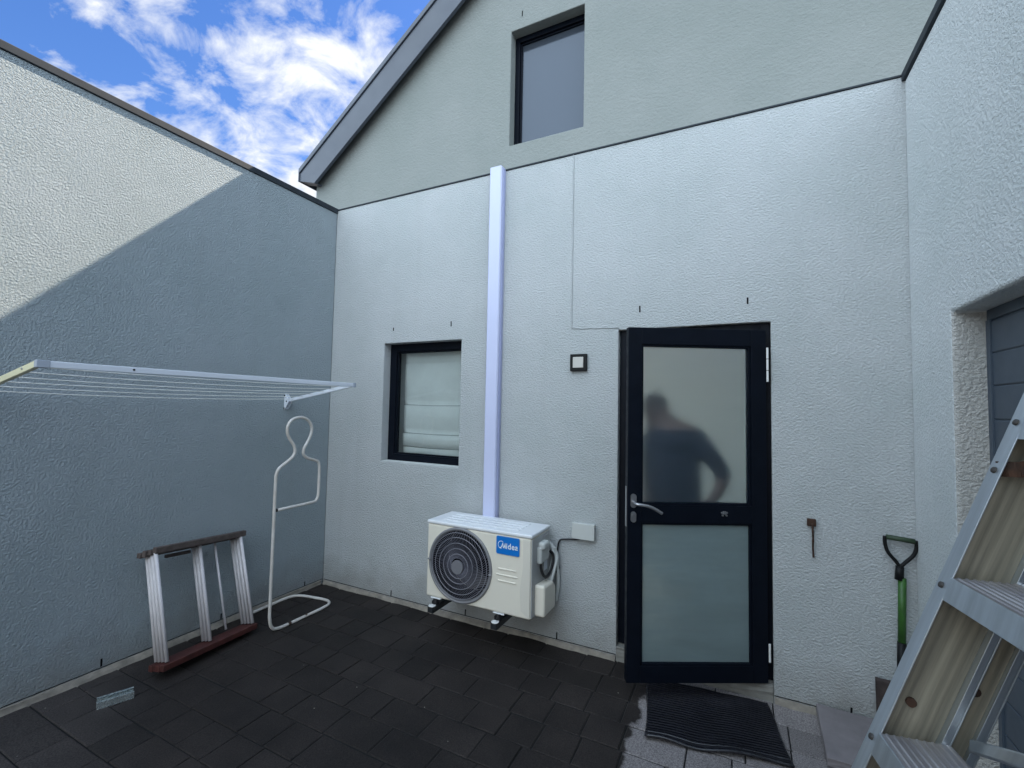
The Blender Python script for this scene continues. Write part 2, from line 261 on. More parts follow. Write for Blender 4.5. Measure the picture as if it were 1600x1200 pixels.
# ------------------------------------------------------------------ mesh helpers
def new_bm(): return bmesh.new()
def tag(o, label=None, cat=None, group=None, kind=None):
    if label: o['label'] = label
    if cat: o['category'] = cat
    if group: o['group'] = group
    if kind: o['kind'] = kind
    return o
def empty(name, loc, label, cat, group=None, rz=0):
    o = bpy.data.objects.new(name, None); COL.objects.link(o); o.location = loc; o.rotation_euler = (0, 0, rz); o.empty_display_size = 0.1
    return tag(o, label, cat, group)
def obj(name, bm, material, parent=None, bevel=0.0, seg=2, smooth=False, world=True, limit=35):
    """world=True: mesh given in world coordinates; keeps them when parented"""
    bmesh.ops.recalc_face_normals(bm, faces=bm.faces)
    me = bpy.data.meshes.new(name); bm.to_mesh(me); bm.free()
    mats = material if isinstance(material, (list, tuple)) else [material]
    for x in mats: me.materials.append(x)
    o = bpy.data.objects.new(name, me); COL.objects.link(o)
    if parent:
        o.parent = parent
        if world: o.matrix_parent_inverse = xf(parent).inverted()
    if bevel > 0:
        b = o.modifiers.new('bevel', 'BEVEL'); b.width = bevel; b.segments = seg; b.limit_method = 'ANGLE'; b.angle_limit = rad(limit)
    if smooth:
        for p in me.polygons: p.use_smooth = True
        me.set_sharp_from_angle(angle=rad(40))
    return o
def xf(o):
    mt = Matrix.LocRotScale(o.location, o.rotation_euler, o.scale)
    if o.parent: mt = xf(o.parent) @ o.matrix_parent_inverse @ mt
    return mt
def box(bm, x0, x1, y0, y1, z0, z1, M=None, mi=0):
    vs = [bm.verts.new(v) for v in ((x0, y0, z0), (x1, y0, z0), (x1, y1, z0), (x0, y1, z0), (x0, y0, z1), (x1, y0, z1), (x1, y1, z1), (x0, y1, z1))]
    if M:
        for v in vs: v.co = M @ v.co
    for f in ((0, 3, 2, 1), (4, 5, 6, 7), (0, 1, 5, 4), (1, 2, 6, 5), (2, 3, 7, 6), (3, 0, 4, 7)):
        bm.faces.new([vs[i] for i in f]).material_index = mi
    return vs
def smooth_path(pts, n=6):
    """Catmull-Rom through points"""
    P = [Vector(p) for p in pts]; P = [2 * P[0] - P[1]] + P + [2 * P[-1] - P[-2]]; o = []
    for i in range(1, len(P) - 2):
        a, b, c, d = P[i - 1:i + 3]
        for k in range(n):
            t = k / n
            o.append(0.5 * ((2 * b) + (-a + c) * t + (2 * a - 5 * b + 4 * c - d) * t * t + (-a + 3 * b - 3 * c + d) * t ** 3))
    o.append(P[-2]); return o
def fillet(pts, r=0.03, n=6):
    P = [Vector(p) for p in pts]; o = [P[0]]
    for i in range(1, len(P) - 1):
        a, b, c = P[i - 1], P[i], P[i + 1]
        q = min(r, (a - b).length * .49, (c - b).length * .49)
        s = b + (a - b).normalized() * q; e = b + (c - b).normalized() * q
        for k in range(n + 1):
            t = k / n; o.append(s * (1 - t) ** 2 + b * 2 * t * (1 - t) + e * t * t)
    o.append(P[-1]); return o
def tube(bm, pts, r, n=10, cap=True, mi=0):
    P = [Vector(p) for p in pts]; rings = []
    t0 = (P[1] - P[0]).normalized(); up = Vector((0, 0, 1)) if abs(t0.z) < .9 else Vector((1, 0, 0))
    x = t0.cross(up).normalized()
    for i, p in enumerate(P):
        if i == 0: t = P[1] - P[0]
        elif i == len(P) - 1: t = P[-1] - P[-2]
        else: t = (P[i + 1] - P[i]).normalized() + (P[i] - P[i - 1]).normalized()
        t.normalize(); x = (x - t * x.dot(t)).normalized(); y = t.cross(x)
        rr = r[i] if isinstance(r, (list, tuple)) else r
        rings.append([bm.verts.new(p + (x * math.cos(a) + y * math.sin(a)) * rr) for a in [2 * math.pi * k / n for k in range(n)]])
    for i in range(len(rings) - 1):
        for k in range(n):
            f = bm.faces.new((rings[i][k], rings[i][(k + 1) % n], rings[i + 1][(k + 1) % n], rings[i + 1][k])); f.material_index = mi; f.smooth = True
    if cap:
        bm.faces.new(rings[0][::-1]).material_index = mi; bm.faces.new(rings[-1]).material_index = mi
def prism(bm, poly, axis, a0, a1, M=None, mi=0):
    """poly: 2D outline; extruded along axis (0,1,2)"""
    def mk(p, a):
        v = [0, 0, 0]; o = [i for i in range(3) if i != axis]; v[o[0]], v[o[1]], v[axis] = p[0], p[1], a; v = Vector(v)
        return bm.verts.new(M @ v if M else v)
    A = [mk(p, a0) for p in poly]; B = [mk(p, a1) for p in poly]; n = len(poly)
    bm.faces.new(A).material_index = mi; bm.faces.new(B[::-1]).material_index = mi
    for i in range(n): bm.faces.new((A[i], A[(i + 1) % n], B[(i + 1) % n], B[i])).material_index = mi
def rrect(x0, x1, z0, z1, r, n=4):
    o = []
    for cx, cz, a0 in ((x1 - r, z1 - r, 0), (x0 + r, z1 - r, 90), (x0 + r, z0 + r, 180), (x1 - r, z0 + r, 270)):
        for k in range(n + 1):
            a = rad(a0 + 90 * k / n); o.append((cx + r * math.cos(a), cz + r * math.sin(a)))
    return o
def cut(o, boxes):
    """subtract boxes from a mesh object for real openings"""
    for bx in boxes:
        b = new_bm(); box(b, *bx); bmesh.ops.recalc_face_normals(b, faces=b.faces)
        me = bpy.data.meshes.new('c'); b.to_mesh(me); b.free(); c = bpy.data.objects.new('c', me); COL.objects.link(c)
        md = o.modifiers.new('b', 'BOOLEAN'); md.operation = 'DIFFERENCE'; md.object = c; md.solver = 'EXACT'
        keep = [x for x in o.modifiers if x.type == 'BEVEL']
        for k in keep: k.show_viewport = False
        bpy.context.view_layer.update()
        dg = bpy.context.evaluated_depsgraph_get(); nm = bpy.data.meshes.new_from_object(o.evaluated_get(dg)); nm.name = o.data.name
        for k in keep: k.show_viewport = True
        o.modifiers.remove(md); o.data = nm; bpy.data.objects.remove(c); bpy.data.meshes.remove(me)

FLOOR = -0.03

# ================================================================== setting
bm = new_bm(); s = 150
for v in [[bm.verts.new(p) for p in ((-s, -s, -.0355), (s, -s, -.0355), (s, s, -.0355), (-s, s, -.0355))]]: bm.faces.new(v)
tag(obj('ground', bm, M_sand), kind='structure')

bm = new_bm(); y = 0.0; row = 0; P = 0.187
while y > -7.0:
    y1 = y - P; x = -0.1 - random.random() * .19
    if row == 0: x = .04 - .19
    while x < 4.3:
        w = random.choice((.19, .19, .19, .283, .376)) if row % 3 else random.choice((.19, .283))
        a0, a1, b0, b1 = x + .0028, min(x + w, 4.3) - .0028, y1 + .0028, y - .0028
        x += w
        if a1 - a0 < .02: continue
        zt = FLOOR + random.uniform(-.002, .001); tx = random.uniform(-.004, .004); ty = random.uniform(-.004, .004); cx, cy = (a0 + a1) / 2, (b0 + b1) / 2
        jog = random.uniform(-.002, .002); rings = []
        for ins, dz in ((0, -.03), (0, -.004), (.0015, -.0015), (.005, 0)):
            rings.append([bm.verts.new((px, py + jog, zt + dz + (px - cx) * tx + (py - cy) * ty)) for px, py in ((a0 + ins, b0 + ins), (a1 - ins, b0 + ins), (a1 - ins, b1 - ins), (a0 + ins, b1 - ins))])
        for i in range(3):
            for k in range(4): bm.faces.new((rings[i][k], rings[i][(k + 1) % 4], rings[i + 1][(k + 1) % 4], rings[i + 1][k]))
        bm.faces.new(rings[3])
    y = y1; row += 1
tag(obj('paving', bm, M_paver), kind='structure')

# ------------------------------------------------------------------ house
house = empty('house', (2.0, 0.0, 0.0), 'pale grey plastered house with a gabled upper wall, black door and slate grey barge board', 'house')
WX = 4.073; CAPZ = 3.312
bm = new_bm(); box(bm, -0.0, 4.30, 0.0, 0.25, -0.06, CAPZ)
w = obj('ground_floor_wall', bm, M_wall, house, bevel=0.006, seg=2)
cut(w, [(0.614, 1.381, -.1, .4, 1.075, 2.062), (0.603, 1.426, .085, .4, 1.066, 2.071), (2.591, 3.456, -.1, .4, -.2, 2.064)])
# gable wall (set back 10 cm behind the lower wall)
SL = 0.725
def zl(x): return 4.236 + SL * (x - 0.5)      # lower edge of barge
def zu(x): return 4.39 + SL * (x - 0.25)      # top edge of roof
RX = 4.3
bm = new_bm()
prism(bm, [(-.41, 0.0), (2 * RX + .41, 0.0), (2 * RX + .41, zu(-.41) - .04), (RX, zu(RX) - .04), (-.41, zu(-.41) - .04)], 1, 0.1, 0.24)
g = obj('gable_wall', bm, M_gable, house, bevel=0.008)
cut(g, [(1.708, 2.302, 0, .5, 3.566, 4.486), (1.697, 2.346, .185, .5, 3.555, 4.497), (0.0, 4.30, 0, .5, -.5, 3.2)])
bm = new_bm(); box(bm, 0.0, 4.068, -0.007, 0.0985, CAPZ + .0005, CAPZ + .011)
obj('wall_flashing', bm, M_flash, house, bevel=.002)
# roof slabs, barge and edge trim; unseen opening added to backlight the door pane
bm = new_bm()
def slope_box(bm, x0, x1, y0, y1, t0, t1):
    prism(bm, [(x0, zu(x0) + t0), (x1, zu(x1) + t0), (x1, zu(x1) + t1), (x0, zu(x0) + t1)], 1, y0, y1)
for (a, b, c, d) in ((-.52, RX, .035, 3.6), (1.8, RX, 3.6, 5.75), (-.52, .1, 3.6, 5.75), (-.52, RX, 8.1, 8.4), (-.52, .1, 5.75, 8.1), (4.2, RX, 5.75, 8.1)): slope_box(bm, a, b, c, d, -.055, -.006)
prism(bm, [(RX, zu(RX) - .055), (2 * RX + .52, zu(-.52) - .055), (2 * RX + .52, zu(-.52) - .006), (RX, zu(RX) - .006)], 1, .035, 8.4)
roof = obj('roof', bm, M_roof, house)
bm = new_bm()
prism(bm, [(-.525, zu(-.525) - .052), (-.525, 3.70), (-.325, zl(-.325) + .004), (RX, zl(RX)), (RX, zu(RX) - .052)], 1, 0.0, 0.03)
prism(bm, [(RX + .001, zl(RX)), (2 * RX + .3, zl(-.3)), (2 * RX + .5, zu(-.5) - .052), (RX + .001, zu(RX) - .052)], 1, 0.0, 0.03)
obj('barge_board', bm, M_barge, roof, bevel=.003)
bm = new_bm()
prism(bm, [(-.537, zu(-.537) - .046), (RX, zu(RX) - .046), (RX, zu(RX) + .004), (-.537, zu(-.537) + .004)], 1, -.012, .034)
prism(bm, [(-.537, 3.695), (-.527, 3.695), (-.527, zu(-.53) - .047), (-.537, zu(-.53) - .047)], 1, -.012, 8.3)
obj('roof_edge_trim', bm, M_barge, roof, bevel=.003)
bm = new_bm(); prism(bm, [(-.524, 3.700), (-.335, 3.655), (-.335, 3.667), (-.524, 3.712)], 1, .031, .0985); obj('soffit', bm, M_barge, roof)

# windows
def window(x0, x1, z0, z1, y, fw, depth, glassm, gname='pane', inner=.018):
    bm = new_bm(); a = x0 + .001; b = x1 - .001; c = z0 + .001; d = z1 - .001
    for (p, q, r, s_) in ((a, a + fw, c, d), (b - fw, b, c, d), (a + fw, b - fw, c, c + fw), (a + fw, b - fw, d - fw, d)):
        box(bm, p, q, y, y + depth, r, s_)
    # stepped inner bead
    e = fw + inner
    for (p, q, r, s_) in ((a + fw, a + e, c + fw, d - fw), (b - e, b - fw, c + fw, d - fw), (a + e, b - e, c + fw, c + e), (a + e, b - e, d - e, d - fw)):
        box(bm, p, q, y + .018, y + depth - .004, r, s_)
    fr = obj('window', bm, M_black, house, bevel=.002)
    bm = new_bm(); box(bm, a + e - .004, b - e + .004, y + .032, y + .038, c + e - .004, d - e + .004)
    obj(gname, bm, glassm, fr)
    return fr
wl = window(0.604, 1.425, 1.067, 2.070, 0.086, 0.068, 0.06, M_glass, inner=.012)
wl['label'] = 'black framed ground floor window with a white roman blind inside'
bm = new_bm(); box(bm, 0.616, 1.379, .006, .084, 1.0755, 1.083); obj('window_sill', bm, M_reveal, wl, bevel=.003)
wu = window(1.698, 2.345, 3.556, 4.496, 0.186, 0.045, 0.05, M_refl, inner=.012)
wu['label'] = 'black framed upper window recessed in the gable wall'
bm = new_bm(); box(bm, 1.6, 2.4, 0.36, 0.37, 3.4, 4.6); obj('net_curtain', bm, mat('curtain_grey', (0.20, 0.22, 0.27), 0.9), wu)

# door opening: frame, step
bm = new_bm(); Y0, Y1 = .045, .115
box(bm, 2.592, 2.652, Y0, Y1, .062, 2.063); box(bm, 3.405, 3.455, Y0, Y1, .062, 2.063); box(bm, 2.652, 3.405, Y0, Y1, 2.018, 2.063)
box(bm, 2.652, 2.668, Y0 + .03, Y1 - .002, .062, 2.018); box(bm, 3.389, 3.405, Y0 + .03, Y1 - .002, .062, 2.018)
obj('door_frame', bm, M_black, house, bevel=.002)
bm = new_bm(); box(bm, 2.5915, 3.4555, -.005, .30, -.06, .058)
bmesh.ops.subdivide_edges(bm, edges=bm.edges[:], cuts=6, use_grid_fill=True)
for v in bm.verts:
    if v.co.y < .1 and v.co.z > -.05: v.co.y += random.uniform(-.006, .004); v.co.z += random.uniform(-.003, .001)
obj('door_step', bm, M_step, house, bevel=.006)
# door leaf in local coordinates: u runs from hinge (0) to lock edge, y<0 is outside
AL = rad(28); Mdoor = Matrix.Translation((3.43, -.01, 0)) @ Matrix.Rotation(math.pi + AL, 4, 'Z')   # local +X runs from the hinge to the lock edge
# local +Y faces outwards (towards the courtyard)
bm = new_bm(); D = .784; zb, zt = .066, 2.012; T = .045
def db(bm, u0, u1, z0, z1, y0=-T, y1=0.0, mi=0): box(bm, u0, u1, y0, y1, z0, z1, Mdoor, mi)
db(bm, 0.0, .085, zb, zt); db(bm, .708, D, zb, zt); db(bm, .085, .708, zt - .095, zt); db(bm, .085, .708, .925, 1.022); db(bm, .085, .708, zb, .155)
# glazing beads
for (z0, z1) in ((1.022, zt - .095), (.155, .925)):
    db(bm, .085, .097, z0, z1, -T + .004, -.008); db(bm, .696, .708, z0, z1, -T + .004, -.008); db(bm, .097, .696, z0, z0 + .014, -T + .004, -.003); db(bm, .097, .696, z1 - .012, z1, -T + .004, -.008)
leaf = obj('door', bm, M_black, house, bevel=.0018)
leaf['label'] = 'black aluminium door standing ajar with two frosted glass panes'
bm = new_bm(); db(bm, .094, .699, 1.034, zt - .105, -.026, -.020); pu = obj('pane', bm, M_frost_up, leaf); pu['label'] = 'upper frosted pane with the shadowy figure behind it'
bm = new_bm(); db(bm, .094, .699, .166, .914, -.026, -.020); pl_ = obj('pane', bm, M_frost_low, leaf); pl_['label'] = 'lower frosted pane, greenish and darker'
bm = new_bm()
pts = [Mdoor @ Vector(p) for p in ((.752, .006, 1.040), (.752, .045, 1.037), (.738, .058, 1.035), (.69, .060, 1.028), (.65, .060, 1.012), (.612, .060, .990))]
tube(bm, smooth_path(pts, 5), .0085, 10)
prism(bm, [(.752 + .016 * math.cos(a) * (1 if True else 1), 1.045 + (.022 if math.sin(a) > 0 else -.022) + .016 * math.sin(a)) for a in [2 * math.pi * k / 20 for k in range(20)]], 1, .0005, .009, Mdoor)
obj('door_handle', bm, M_silver, leaf, smooth=True)
bm = new_bm()
prism(bm, [(.752 + .015 * math.cos(a), .957 + (.014 if math.sin(a) > 0 else -.014) + .015 * math.sin(a)) for a in [2 * math.pi * k / 20 for k in range(20)]], 1, .0005, .009, Mdoor)
tube(bm, [Mdoor @ Vector((.752, .008, .966)), Mdoor @ Vector((.752, .014, .966))], .009, 14)
obj('keyhole_plate', bm, M_silver, leaf, smooth=True)
bm = new_bm(); db(bm, .225, .262, .982, .990, .0005, .008); db(bm, .229, .237, .968, .976, .0005, .012); db(bm, .250, .258, .968, .976, .0005, .012); db(bm, .236, .252, .978, .994, .0005, .014)
obj('door_catch', bm, M_silver, leaf, bevel=.001)
for (z0, z1) in ((1.717, 1.913), (.185, .284)):
    bm = new_bm(); n = 3 if z1 - z0 > .15 else 2; h = (z1 - z0) / n
    for k in range(n): tube(bm, [(3.437, -.022, z0 + k * h + .002), (3.437, -.022, z0 + (k + 1) * h - .002)], .0058, 10)
    obj('hinge', bm, M_pin, leaf, smooth=True)
bm = new_bm(); db(bm, D + .0005, D + .003, .90, 1.12, -.034, -.012); obj('strike_strip', bm, M_silver, leaf)

# small features of the house wall
def weep(x, z0, z1, parent, y=-.0015, w=.009, yy=None, left=False):
    bm = new_bm(); tl = random.uniform(-.002, .002)
    if left: prism(bm, [(x - w / 2, z0), (x + w / 2, z0), (x + w / 2 + tl, z1), (x - w / 2 + tl, z1)], 0, -.004, .0015)
    else: prism(bm, [(x - w / 2, z0), (x + w / 2, z0), (x + w / 2 + tl, z1), (x - w / 2 + tl, z1)], 1, y, y + .006)
    o = obj('weep_hole', bm, M_dark, parent); return o
for x, z0, z1 in ((.706, 2.165, 2.192), (1.283, 2.168, 2.208), (2.727, 2.170, 2.212), (3.34, 2.173, 2.211), (.77, .008, .052), (1.474, .008, .050), (2.193, .008, .050), (3.80, .008, .045), (3.02, 2.9, 2.9001)):
    if z1 - z0 > .01: weep(x, z0, z1, house)
weep(1.80, 4.578, 4.622, house, y=.0985, w=.008)
bm = new_bm()   # old plaster seam: a fine ridge down and across to the door head
zz = 3.31
pts = [(2.268 + .0015 * math.sin(k * 1.7), -.001, 3.31 - k * (3.31 - 2.095) / 24) for k in range(25)] + [(2.268 + k * .0322, -.001, 2.092 - k * .0012 + .0015 * math.sin(k * 2.1)) for k in range(1, 11)]
tube(bm, pts, .0035, 6); seam = obj('plaster_seam', bm, M_wall, house, smooth=True)
bm = new_bm(); tube(bm, [(p[0] + .006, -.0002, p[2] - .006) for p in pts], .0018, 5); obj('seam_shade_line', bm, mat('seam_shadow', (.32, .34, .34), .9), house)  # painted shade line beside the ridge, nothing is cut into the wall

def plinth(name, parent, a0, a1, along, off, ztop, step=.05):
    """ragged mortar fillet at the foot of a wall"""
    bm = new_bm(); n = int(abs(a1 - a0) / step) + 1; prev = None; w = .02
    for i in range(n + 1):
        a = a0 + (a1 - a0) * i / n; w = max(.008, min(.034, w + random.uniform(-.008, .008)))
        zt = ztop - .004 + random.uniform(-.002, .002)
        sec = [(.002, zt), (.008, zt - .003), (w * .8, FLOOR + .012 + random.uniform(-.003, .003)), (w + .006, FLOOR - .012), (.002, FLOOR - .014)]
        ring = [bm.verts.new((a, -d, z) if along == 'x' else (off + d, a, z)) for d, z in sec]
        if prev:
            for k in range(5): bm.faces.new((prev[k], prev[(k + 1) % 5], ring[(k + 1) % 5], ring[k]))
        else: bm.faces.new(ring)
        prev = ring
    bm.faces.new(prev)
    return obj(name, bm, M_plinth, parent)
plinth('plinth', house, .02, 2.588, 'x', 0, .004)
plinth('plinth', house, 3.459, 4.06, 'x', 0, .004)
bm = new_bm(); box(bm, .01, 2.588, -.0016, .003, .0035, .0075); box(bm, 3.459, 4.07, -.0016, .003, .0035, .0075); obj('plinth_crack', bm, M_dark, house)

# interior (seen through the glass only)
bm = new_bm()
box(bm, -.2, 4.25, 4.0, 4.1, 0, 2.75); box(bm, -.2, -.1, .26, 4.0, 0, 3.2); box(bm, 4.15, 4.25, .26, 4.0, 0, 3.2); box(bm, 1.62, 1.70, .26, 1.6, 0, 2.6)
obj('interior_wall', bm, M_inwall, house)
bm = new_bm(); box(bm, -.1, 4.15, .301, 4.0, -.04, .055); obj('interior_floor', bm, M_infloor, house)

# outer shell walls
bm = new_bm(); box(bm, -.41, -.26, .25, 8.3, -.05, 3.75); box(bm, 2 * RX + .26, 2 * RX + .41, .25, 8.3, -.05, 3.75); box(bm, -.26, 2 * RX + .26, 8.15, 8.3, -.05, 3.75)
obj('outer_wall', bm, M_gable, house)

# ------------------------------------------------------------------ blind
bl = empty('roman_blind', (.9, .2, 2.0), 'white roman blind hanging folded behind the ground floor window', 'blind')
bm = new_bm()
xs = [.69 + i * (1.36 - .69) / 24 for i in range(25)]
prof = [(.205, 2.05), (.195, 1.98), (.196, 1.92), (.200, 1.915), (.194, 1.90), (.190, 1.74), (.193, 1.60), (.203, 1.553), (.190, 1.545), (.190, 1.45), (.194, 1.36), (.206, 1.312), (.184, 1.305), (.184, 1.26), (.186, 1.205), (.198, 1.198), (.192, 1.19), (.192, 1.085)]
grid = []
for (yy, z) in prof:
    grid.append([bm.verts.new((x, yy + .003 * math.sin(x * 9 + z * 13) + random.uniform(-.0006, .0006), z - .006 * math.sin((x - .69) / .67 * math.pi) * (1 if z < 1.95 else 0))) for x in xs])
for i in range(len(grid) - 1):
    for k in range(24): f = bm.faces.new((grid[i][k], grid[i][k + 1], grid[i + 1][k + 1], grid[i + 1][k])); f.smooth = True
bm2 = new_bm(); box(bm2, .605, .685, .212, .218, 1.08, 2.05); obj('side_strip', bm2, mat('blind_side', (.42, .44, .44), .9), bl)
M_seam = mat('blind_seam', (.25, .27, .27), .9)
fb = obj('blind_fabric', bm, M_fabric, bl); fb.modifiers.new('s', 'SOLIDIFY').thickness = .003
bm = new_bm(); box(bm, .66, 1.37, .185, .225, 2.051, 2.09); obj('head_rail', bm, M_boxpl, bl, bevel=.003)
bm = new_bm()
for z in (1.556, 1.315, 1.200):
    bm = new_bm(); tube(bm, [(.69, .187, z - .004), (1.0, .187, z - .010), (1.36, .187, z - .004)], .0022, 6); obj('batten_seam', bm, M_seam, bl)

# ------------------------------------------------------------------ left boundary wall
bw = empty('boundary_wall', (0, -3, 0), 'long pale grey boundary wall on the left, sunlit at its upper end, with a dark cap', 'wall')
bm = new_bm(); box(bm, -.23, 0, -7.2, -.0005, -.06, 3.285)
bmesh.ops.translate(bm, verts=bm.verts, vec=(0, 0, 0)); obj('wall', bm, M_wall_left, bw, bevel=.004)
bm = new_bm(); prism(bm, [(-.25, 3.286), (.010, 3.286), (.010, 3.330), (-.25, 3.345)], 1, -7.2, .0975); obj('wall_cap', bm, M_flash, bw, bevel=.003)
plinth('plinth', bw, -7.1, -.03, 'y', 0, .006)
bm = new_bm(); box(bm, -.003, .0016, -7.1, -.01, .0055, .009); obj('plinth_crack', bm, M_dark, bw)
for yy, z0, z1 in ((-1.569, .014, .057), (-.889, .012, .048), (-.192, .010, .043)): weep(yy, z0, z1, bw, left=True)
weep(-1.501, 1.722, 1.734, bw, w=.014, left=True)

# ------------------------------------------------------------------ right: garage
gar = empty('garage', (4.3, -2, 0), 'pale grey plastered garage wall on the right with a recessed slate blue door', 'garage')
bm = new_bm(); box(bm, WX, 4.33, -7.2, -.0005, -.06, 3.285)
g = obj('wall', bm, M_wall_right, gar, bevel=.014, seg=3); cut(g, [(3.9, 4.5, -3.3, -.50, -.2, 1.972)])
g.data.materials.append(stucco('plaster_reveal_coarse_shaded', (0.50, 0.49, 0.465), 1.0, 0.0060, (62, 62, 72), dirt=False))  # coarser plaster; its darker grey also carries the recess shade in the colour
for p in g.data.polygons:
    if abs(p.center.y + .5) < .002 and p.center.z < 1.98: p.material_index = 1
bm = new_bm(); prism(bm, [(WX - .012, 3.286), (4.35, 3.286), (4.35, 3.345), (WX - .012, 3.330)], 1, -7.2, .0975); obj('wall_cap', bm, M_flash, gar, bevel=.003)
bm = new_bm()
seams = [1.925, 1.797, 1.668, 1.537, 1.406, 1.275, 1.14, 1.01, .88, .75, .62, .49, .36, .23, .10, -.03]
box(bm, 4.178, 4.21, -3.3, -.502, 1.929, 1.97)
for a, b in zip(seams[:-1], seams[1:]): prism(bm, [(4.183, b + .0015), (4.1805, b + .006), (4.1805, a - .006), (4.183, a - .0015), (4.205, a - .0015), (4.205, b + .0015)], 1, -3.3, -.53)
box(bm, 4.186, 4.206, -3.3, -.53, -.03, 1.929)
box(bm, 4.174, 4.205, -.529, -.502, -.03, 1.9285)
obj('garage_door', bm, M_garage, gar, bevel=.001)
bm = new_bm(); box(bm, 4.075, 4.3, -3.3, -.502, -.06, -.028); obj('door_threshold', bm, M_step, gar)

# rear wall behind the photographer closes the courtyard
rw = empty('rear_wall', (2, -7.3, 0), 'pale plastered rear courtyard wall behind the viewpoint', 'wall')
bm = new_bm(); box(bm, -.23, 4.33, -7.4, -7.2, -.06, 2.4); obj('wall', bm, M_wall, rw, bevel=.004)

# ================================================================== things
# trunking
tk = empty('pipe_trunking', (1.68, 0, .75), 'tall white plastic pipe trunking running up the wall from the air conditioner', 'pipe cover')
bm = new_bm(); prism(bm, [(1.632, -.001), (1.632, -.052), (1.640, -.060), (1.724, -.060), (1.732, -.052), (1.732, -.001)], 2, .70, 3.33); obj('trunking_cover', bm, M_whitepl, tk, bevel=.002)
bm = new_bm(); box(bm, 1.7325, 1.7385, -.030, -.001, .70, 3.322); box(bm, 1.6255, 1.6315, -.030, -.001, .70, 3.322); obj('trunking_base', bm, mat('trunk_base', (.36, .39, .58), .4), tk, bevel=.001)

# ---- air conditioner
AX0, AX1, AY0, AY1, AZ0, AZ1 = 1.372, 2.150, -.350, -.055, .255, .742
ac = empty('air_conditioner', ((AX0 + AX1) / 2, -.2, AZ0), 'cream outdoor air conditioner with round fan grille and blue badge, under white trunking', 'air conditioner')
bm = new_bm(); box(bm, AX0, AX1, AY0, AY1, AZ0, AZ1)
cas = obj('casing', bm, M_acbody, ac, bevel=.012, seg=3)
cx, cz, R0 = 1.637, .500, .240
# round opening cut as a 48-gon
b = new_bm(); prism(b, [(cx + .229 * math.cos(2 * math.pi * k / 64), cz + .229 * math.sin(2 * math.pi * k / 64)) for k in range(64)], 1, -.5, -.12)
bmesh.ops.recalc_face_normals(b, faces=b.faces); me = bpy.data.meshes.new('c'); b.to_mesh(me); b.free(); c = bpy.data.objects.new('c', me); COL.objects.link(c)
md = cas.modifiers.new('b', 'BOOLEAN'); md.object = c; md.solver = 'EXACT'; bpy.context.view_layer.update()
nm = bpy.data.meshes.new_from_object(cas.evaluated_get(bpy.context.evaluated_depsgraph_get())); cas.modifiers.clear(); cas.data = nm; bpy.data.objects.remove(c)
bm = new_bm(); prism(bm, [(cx + .226 * math.cos(2 * math.pi * k / 48), cz + .226 * math.sin(2 * math.pi * k / 48)) for k in range(48)], 1, -.135, -.125); obj('fan_recess', bm, M_dark, ac)
bm = new_bm(); tube(bm, [(cx, -.3495, cz), (cx, -.136, cz)], .2285, 64, cap=False); obj('fan_shroud', bm, M_dark, ac)
# fan
bm = new_bm()
for k in range(3):
    a0 = k * 2 * math.pi / 3 + .5; prev = None
    for j in range(9):
        r = .05 + j * .018; tw = .75 - j * .02
        row_ = [bm.verts.new((cx + r * math.cos(a0 + tw * s_ + j * .05), -.20 + .045 * s_, cz + r * math.sin(a0 + tw * s_ + j * .05))) for s_ in (-.7, -.35, 0, .35, .7)]
        if prev:
            for q in range(4): f = bm.faces.new((prev[q], prev[q + 1], row_[q + 1], row_[q])); f.smooth = True
        prev = row_
tube(bm, [(cx, -.25, cz), (cx, -.17, cz)], .05, 24)
obj('fan', bm, mat('fan_dark', (.012, .012, .016), .4), ac)
# grille ring, concentric rings, spiral spokes, hub
def ring(bm, r, w, y, n=72, rw=None):
    pts = [(cx + r * math.cos(2 * math.pi * k / n), y, cz + r * math.sin(2 * math.pi * k / n)) for k in range(n + 1)]
    tube(bm, pts, w, 6, cap=False)
bm = new_bm()
def dome(r): return -.352 - .022 * (1 - (r / .235) ** 2) ** .5 if r < .235 else -.352
rings_bm = new_bm()
for r in (.078, .112, .147, .182, .212): ring(rings_bm, r, .0021, dome(r) - .001)
for k in range(90):
    a0 = 2 * math.pi * k / 90; pts = []
    for j in range(9):
        r = .050 + (.226 - .050) * j / 8; a = a0 + .55 * ((r - .05) / .18) ** 1.0
        pts.append((cx + r * math.cos(a), dome(r), cz + r * math.sin(a)))
    tube(bm, pts, .00115, 4, cap=False)
gr = obj('fan_grille', bm, M_acgrille, ac); obj('grille_wire', rings_bm, mat('grille_wire', (.24, .24, .27), .45), gr)
bm = new_bm()
prof_ = [(.222, -.349), (.226, -.357), (.232, -.362), (.240, -.361), (.245, -.354), (.245, -.346), (.222, -.340)]
n = 96; prev = None; first = None
for k in range(n):
    a = 2 * math.pi * k / n; rg = [bm.verts.new((cx + r * math.cos(a), yy, cz + r * math.sin(a))) for r, yy in prof_]
    if prev:
        for q in range(len(rg) - 1): f = bm.faces.new((prev[q], prev[q + 1], rg[q + 1], rg[q])); f.smooth = True
    else: first = rg
    prev = rg
for q in range(len(prev) - 1): bm.faces.new((prev[q], prev[q + 1], first[q + 1], first[q])).smooth = True
for a in (rad(178), rad(-5)):
    tube(bm, [(cx + r * math.cos(a), -.3615, cz + r * math.sin(a)) for r in (.224, .247)], .006, 8)
obj('grille_ring', bm, M_acring, gr)
bm = new_bm(); tube(bm, [(cx - .004, -.362, cz - .008), (cx - .004, -.379, cz - .008)], [.046, .044], 28); obj('hub_disc', bm, mat('hub_grey', (.17, .17, .185), .5), gr, bevel=.002)
